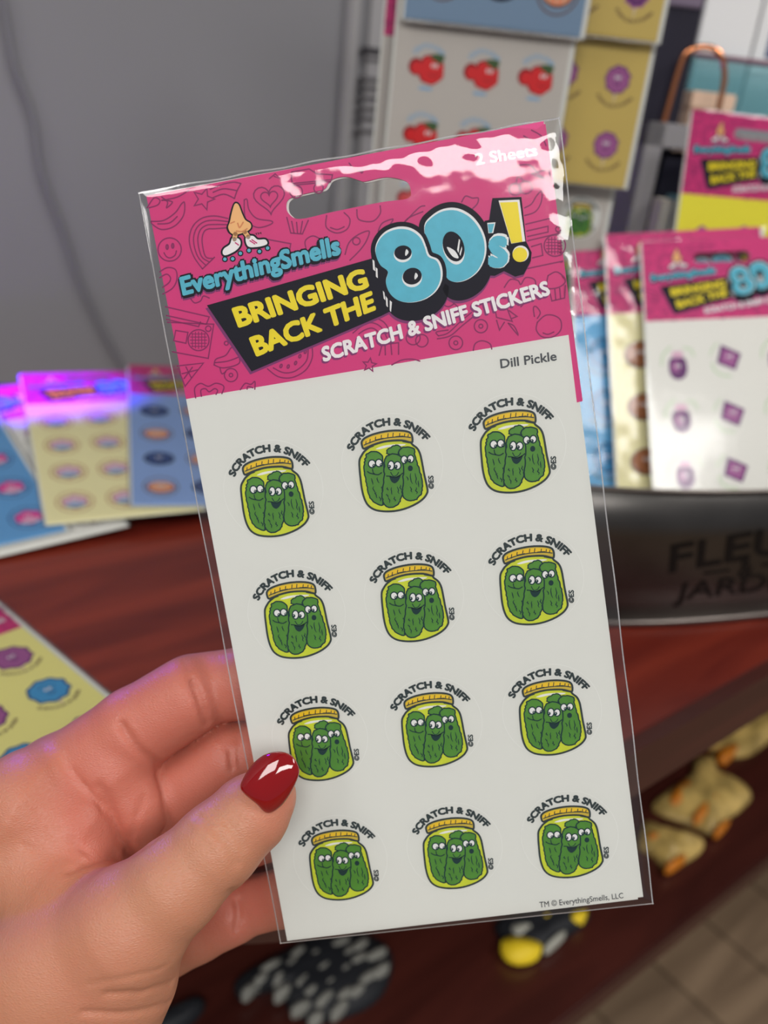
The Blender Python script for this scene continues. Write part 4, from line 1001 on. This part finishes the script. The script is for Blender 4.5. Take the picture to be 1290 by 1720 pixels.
INV = tubm.inverted()
def on_tub(px, py):
    o = INV @ EYE; d = INV.to_3x3() @ ray(px, py)
    for k in range(1200):
        t = .40 + k * .0003; p = o + d * t; a, b = tub_r(p.z)
        if (abs(p.x) / a) ** 2.6 + (abs(p.y) / b) ** 2.6 < 1: return p - d.normalized() * .0006
    return o + d * .47
def tub_text(name, body, bl, br, tl, tr, bold):
    A = Art(); A.text(body, bl, br, tl, tr, STAMP, 0, bold, 4)
    V = [on_tub(x * 1000, -y * 1000) for x, y, z in A.v]
    mesh_obj(name, V, A.f, STAMP, planter)
tub_text('stamped_word', 'FLEURS', (1124, 962), (1432, 908), (1128, 916), (1440, 862), .02)
tub_text('stamped_word', 'JARDIN', (1132, 1010), (1350, 984), (1140, 980), (1358, 954), .012)
tub_text('stamped_ampersand', '&', (1240, 972), (1264, 968), (1243, 942), (1268, 938), .02)
tub_text('stamped_dash', '-', (1182, 972), (1226, 966), (1182, 946), (1226, 940), .005)
tub_text('stamped_dash', '-', (1280, 958), (1324, 952), (1280, 932), (1324, 926), .005)

# ------------------------------------------------------------------ dark rack and things around it
NAVY = mat('navy_board', (27, 25, 40), .6, vary=.25, vscale=18); CHROME = mat('peg_metal', (150, 150, 155), .3, metal=1)
fr = hung((1172, 60), .725, (0, 0), YW)
rack = empty('display_rack', Matrix.Translation((fr.translation.x, fr.translation.y, .9)) @ Matrix.Rotation(math.radians(YW), 4, 'Z'), 'dark navy display board that holds the hanging sticker packs', 'display rack')
bm = bmesh.new(); box(bm, None, -.228, 0, 0, .02, 0, .42, .002); bm_obj('board', bm, NAVY, rack)
bm = bmesh.new(); box(bm, None, -.228, .0, .02, .09, 0, .012, .002); bm_obj('foot', bm, NAVY, rack)
bm = bmesh.new(); box(bm, None, -.152, -.002, -.0022, 0, .345, .42, .001); bm_obj('top_label', bm, mat('mauve_label', (112, 100, 118), .6), rack)
RB = rack.matrix_world.inverted()
for nm, px, dep in (('peg', (745, -300), .528), ('peg', (1085, -250), .552)):
    q = RB @ (EYE + ray(*px) * (dep / ray(*px).y)); bm = bmesh.new(); tube(bm, [(q.x, q.y - .012, q.z + .004), (q.x, q.y - .008, q.z), (q.x, .0, q.z)], .0012, 6); bm_obj(nm, bm, CHROME, rack, True)

def block(name, label, cat, px, dep, w, h, d, m, yaw=YW, z0=None, parts=None, bev=.0015):
    """upright box whose top left front corner is seen at px"""
    d_ = ray(*px); P = EYE + d_ * (dep / d_.y); zb = P.z - h if z0 is None else z0
    e = empty(name, Matrix.Translation((P.x, P.y, zb)) @ Matrix.Rotation(math.radians(yaw), 4, 'Z'), label, cat)
    return e, P.z - zb
# open grey bin
GREYP = mat('grey_plastic', (142, 140, 142), .45); DARKIN = mat('navy_lining', (30, 30, 46), .6)
e, h = block('display_bin', 'open fronted grey plastic bin with a dark lining behind the planter', 'bin', (1091, 203), .655, 0, 0, 0, None, YW, .9)
for nm, b in (('side_wall', (0, .013, 0, .05, 0, h)), ('side_wall', (.106, .11, 0, .05, 0, h)), ('lid', (.0, .11, 0, .05, h - .016, h)), ('floor_panel', (.013, .106, 0, .05, 0, .004))):
    bm = bmesh.new(); box(bm, None, *b, .001); bm_obj(nm, bm, GREYP, e)
bm = bmesh.new(); box(bm, None, .013, .106, .044, .05, .004, h - .018); bm_obj('lining', bm, DARKIN, e)
bm = bmesh.new(); box(bm, None, .02, .106, .012, .044, .004, h - .02); bm_obj('tray_insert', bm, DARKIN, e)
for px, wd, c, lb in (((1113, 335), .008, (196, 190, 180), 'thin white booklet standing in front of the grey bin'), ((1135, 330), .006, (84, 120, 134), 'thin teal booklet standing beside the white booklet')):
    e, h = block('booklet', lb, 'booklet', px, .635, 0, 0, 0, None, YW, .9)
    bm = bmesh.new(); box(bm, None, 0, wd, 0, .02, 0, h, .0006); bm_obj('cover', bm, mat('booklet_%d' % c[0], c, .5), e)
    bm = bmesh.new(); box(bm, None, .0008, wd - .0008, -.0004, .0, .002, h - .002); bm_obj('pages', bm, mat('pages', (214, 210, 200), .6), e)
# clear teal box of pale blue cards
GLASS = film_mat('teal_acrylic', .02, .05, .18)
for n in GLASS.node_tree.nodes:
    if n.type == 'BSDF_DIFFUSE': n.inputs[0].default_value = (*ink(120, 176, 186), 1)
    if n.type == 'BSDF_TRANSPARENT': n.inputs[0].default_value = (.72, .88, .9, 1)
e, h = block('card_box', 'clear teal acrylic box holding pale blue cards at the top right', 'box', (1168, 92), .86, 0, 0, 0, None, 12, .9)
for nm, b in (('front_panel', (0, .16, 0, .002, 0, h)), ('side_panel', (0, .002, .002, .06, 0, h)), ('side_panel', (.158, .16, .002, .06, 0, h)), ('back_panel', (0, .16, .06, .062, 0, h))):
    bm = bmesh.new(); box(bm, None, *b); bm_obj(nm, bm, GLASS, e)
bm = bmesh.new(); tube(bm, [(0, 0, h), (.16, 0, h)], .0022, 6); bm_obj('rim_edge', bm, mat('wine_trim', (110, 60, 84), .4), e, True)
PB = mat('pale_blue_card', (212, 246, 255), .5); 
bx = e.matrix_world
for k, (x, lb, w) in enumerate(((.006, 'pale blue card at the left end of the teal box', .052), (.064, 'pale blue card with a navy square in the teal box', .07))):
    c = empty('blue_card', bx @ Matrix.Translation((x, .012 + .006 * k, .006)), lb, 'card', 'pale blue cards in the teal box')
    bm = bmesh.new(); box(bm, None, 0, w, 0, .0015, 0, h + .075 - .006, .0004); bm_obj('card_sheet', bm, PB, c)
    if k:
        bm = bmesh.new(); box(bm, None, .012, .05, -.0006, 0, h + .0, h + .045); sq = bm_obj('navy_square', bm, mat('navy_print', (54, 74, 112), .5), c)
        bm = bmesh.new(); tube(bm, [(.02 + .004 * math.cos(t), -.0012, h + .034 + .004 * math.sin(t)) for t in [k2 * math.pi / 8 for k2 in range(17)]], .0007, 6); bm_obj('round_badge', bm, CHROME, c)
# copper wire holder and peach box
COP = mat('copper_wire', (214, 140, 96), .2, metal=1.0)
d = .714
yy = lambda x, y: EYE + ray(x, y) * (d / ray(x, y).y)
e = empty('copper_stand', Matrix.Translation((*yy(1120, 200).xy, .9)), 'copper wire hoop stand rising behind the grey bin', 'stand')
Q = [e.matrix_world.inverted() @ yy(x, y) for x, y in catmull([(1112, 215), (1122, 180), (1136, 130), (1150, 92), (1172, 80), (1198, 82), (1213, 98), (1217, 130), (1212, 160)], False, 5)]
Q = [Vector((Q[0].x, Q[0].y, 0))] + Q; Q += [Vector((Q[-1].x, Q[-1].y, .13))]
bm = bmesh.new(); tube(bm, Q, .0021, 8); bm_obj('wire_hoop', bm, COP, e, True)
bm = bmesh.new(); box(bm, None, -.012, .055, -.005, .005, 0, .004, .001); bm_obj('base_plate', bm, COP, e)
e, h = block('peach_box', 'peach coloured paper box behind the tall pink and yellow pack', 'box', (1166, 152), .735, 0, 0, 0, None, 10, .9)
PE = mat('peach_paper', (232, 184, 160), .4)
bm = bmesh.new(); box(bm, None, 0, .034, 0, .03, 0, h - .012, .001); bm_obj('box_body', bm, PE, e)
bm = bmesh.new(); box(bm, None, -.001, .035, -.001, .031, h - .012, h, .001); bm_obj('box_lid', bm, PE, e)

# ------------------------------------------------------------------ goods on the lower shelf
def pouch(name, label, cat, outline, z, mats, thick, group=None, fm=None, rise=0.0, seal=None, bump=0.0, seed=0):
    """stuffed bag lying on the shelf: outline traced on the shelf, domed up to thick"""
    P = [on_z(x, y, z) for x, y in catmull(outline, True, 4)]
    c = sum(P, Vector()) / len(P)
    e = empty(name, Matrix.Translation((c.x, c.y, z)), label, cat, group)
    rings = [0, .2, .4, .6, .76, .88, .96, 1.0]; n = len(P); V = []; Fc = []
    def hz(r, q): 
        w = 1 + bump * noise.noise(Vector((q.x * 60, q.y * 60, seed)))
        return .002 + thick * w * (1 - r ** 3) ** .6
    V.append(Vector((0, 0, thick)))
    for r in rings[1:]:
        for p in P: q = (p - c) * r; V.append(Vector((q.x, q.y, hz(r, q))))
    for p in P: q = (p - c) * .97; V.append(Vector((q.x, q.y, 0)))
    for k in range(n): Fc.append([0, 1 + k, 1 + (k + 1) % n])
    for j in range(len(rings) - 1):
        for k in range(n):
            a = 1 + j * n + k; b = 1 + j * n + (k + 1) % n; Fc.append([a, a + n, b + n, b])
    Fc.append([1 + (len(rings) - 1) * n + k for k in range(n)][::-1])
    mesh_obj('bag_body', V, Fc, mats, e, smooth=True)
    return e, c, P
def print_bits(e, pts_list, z, thick, m, name, c):
    """raised printed patches that sit on the top of a pouch"""
    for pts in pts_list:
        q = [on_z(x, y, z + thick * .9) - e.matrix_world.translation for x, y in catmull(pts, True, 3)]
        cc = sum(q, Vector()) / len(q); V = [cc + EZ * .004] + [p + EZ * .0015 for p in q] + [Vector((p.x, p.y, p.z - .008)) for p in q]; n = len(q)
        Fc = [[0, 1 + k, 1 + (k + 1) % n] for k in range(n)] + [[1 + k, 1 + n + k, 1 + n + (k + 1) % n, 1 + (k + 1) % n] for k in range(n)]
        mesh_obj(name, V, Fc, m, e, smooth=True)
GOLD = mat('yellow_snack_bag', (162, 138, 80), .3, vary=.42, vscale=45, bump=.4, bscale=60); GORG = mat('orange_bag_print', (176, 104, 24), .35)
G4 = 'yellow snack bags on the lower shelf'
for lb, o, bits in (
  ('yellow snack bag furthest right on the lower shelf', [(1290, 1180), (1340, 1150), (1345, 1210), (1300, 1240), (1262, 1270), (1225, 1275), (1190, 1262), (1178, 1240), (1215, 1212), (1250, 1198)], [[(1205, 1265), (1228, 1250), (1240, 1255), (1220, 1278)], [(1185, 1240), (1200, 1225), (1208, 1232), (1190, 1252)]]),
  ('largest yellow snack bag in the middle of the lower shelf row', [(1165, 1280), (1195, 1275), (1205, 1298), (1240, 1315), (1262, 1340), (1245, 1362), (1215, 1385), (1195, 1405), (1165, 1392), (1105, 1370), (1095, 1352), (1130, 1325), (1158, 1305)], [[(1125, 1340), (1148, 1312), (1160, 1320), (1138, 1352)], [(1165, 1368), (1195, 1335), (1205, 1338), (1178, 1376)], [(1200, 1395), (1218, 1378), (1226, 1380), (1208, 1400)]]),
  ('yellow snack bag at the left end of the lower shelf row', [(1078, 1385), (1100, 1395), (1120, 1398), (1160, 1408), (1182, 1420), (1170, 1440), (1135, 1460), (1115, 1462), (1092, 1438), (1070, 1425)], [[(1118, 1452), (1145, 1436), (1152, 1442), (1126, 1460)], [(1090, 1400), (1118, 1396), (1122, 1404), (1096, 1410)]])):
    e, c, P = pouch('snack_bag', lb, 'snack bag', o, SZ, GOLD, .015, G4, bump=.3, seed=len(lb))
    print_bits(e, bits, SZ, .015, GORG, 'orange_print', c)
BLK = mat('black_pouch_cloth', (26, 28, 32), .55); GRB = mat('grey_patch_cloth', (112, 112, 106), .6, vary=.1, vscale=60)
e, c, P = pouch('patterned_pouch', 'black and grey bar patterned pouch on the shelf under the held pack', 'pouch', [(394, 1652), (402, 1682), (425, 1676), (455, 1668), (475, 1682), (490, 1706), (530, 1722), (570, 1716), (615, 1698), (645, 1670), (660, 1625), (650, 1592), (610, 1572), (560, 1560), (500, 1590), (440, 1620)], SZ, BLK, .016)
bits = []
rr = random.Random(4)
for cx, cy in ((418, 1662), (438, 1644), (470, 1640), (455, 1622), (490, 1618), (474, 1664), (500, 1600), (530, 1602), (548, 1622), (512, 1644), (525, 1662), (505, 1690), (545, 1676), (555, 1650), (580, 1628), (585, 1600), (570, 1584), (604, 1588), (600, 1612), (632, 1602), (640, 1628), (618, 1640), (600, 1662), (570, 1692), (530, 1708), (580, 1668)):
    L_, w_, a = rr.uniform(17, 25), 6.5, math.radians(-36 + rr.uniform(-10, 10))
    bits.append([(cx + x * math.cos(a) - y * math.sin(a), cy + x * math.sin(a) + y * math.cos(a)) for x, y in ((-L_ / 1.25, 0), (-L_ / 2, -w_), (L_ / 2, -w_), (L_ / 1.25, 0), (L_ / 2, w_), (-L_ / 2, w_))])
print_bits(e, bits, SZ, .016, GRB, 'grey_bar', c)
YB = mat('yellow_patch', (212, 184, 36), .5); WB = mat('pale_patch', (150, 150, 140), .5)
e, c, P = pouch('patterned_pouch', 'black and yellow pouch on the shelf right of the bar patterned pouch', 'pouch', [(832, 1552), (838, 1580), (848, 1602), (880, 1614), (912, 1608), (940, 1585), (975, 1562), (990, 1540), (960, 1522), (890, 1530)], SZ, BLK, .014)
print_bits(e, [[(842, 1582), (858, 1575), (890, 1578), (910, 1590), (900, 1606), (872, 1612), (850, 1602)], [(960, 1534), (985, 1530), (980, 1545), (962, 1546)], [(905, 1540), (925, 1534), (930, 1544), (910, 1548)]], SZ, .014, YB, 'yellow_patch', c)
print_bits(e, [[(860, 1555), (895, 1548), (905, 1562), (870, 1572)], [(915, 1590), (940, 1566), (950, 1568), (925, 1592)]], SZ, .014, WB, 'pale_patch', c)
pouch('dark_pouch', 'plain black pouch on the shelf next to the wrist', 'pouch', [(255, 1722), (300, 1695), (335, 1680), (345, 1695), (320, 1725), (270, 1750)], SZ, BLK, .012)
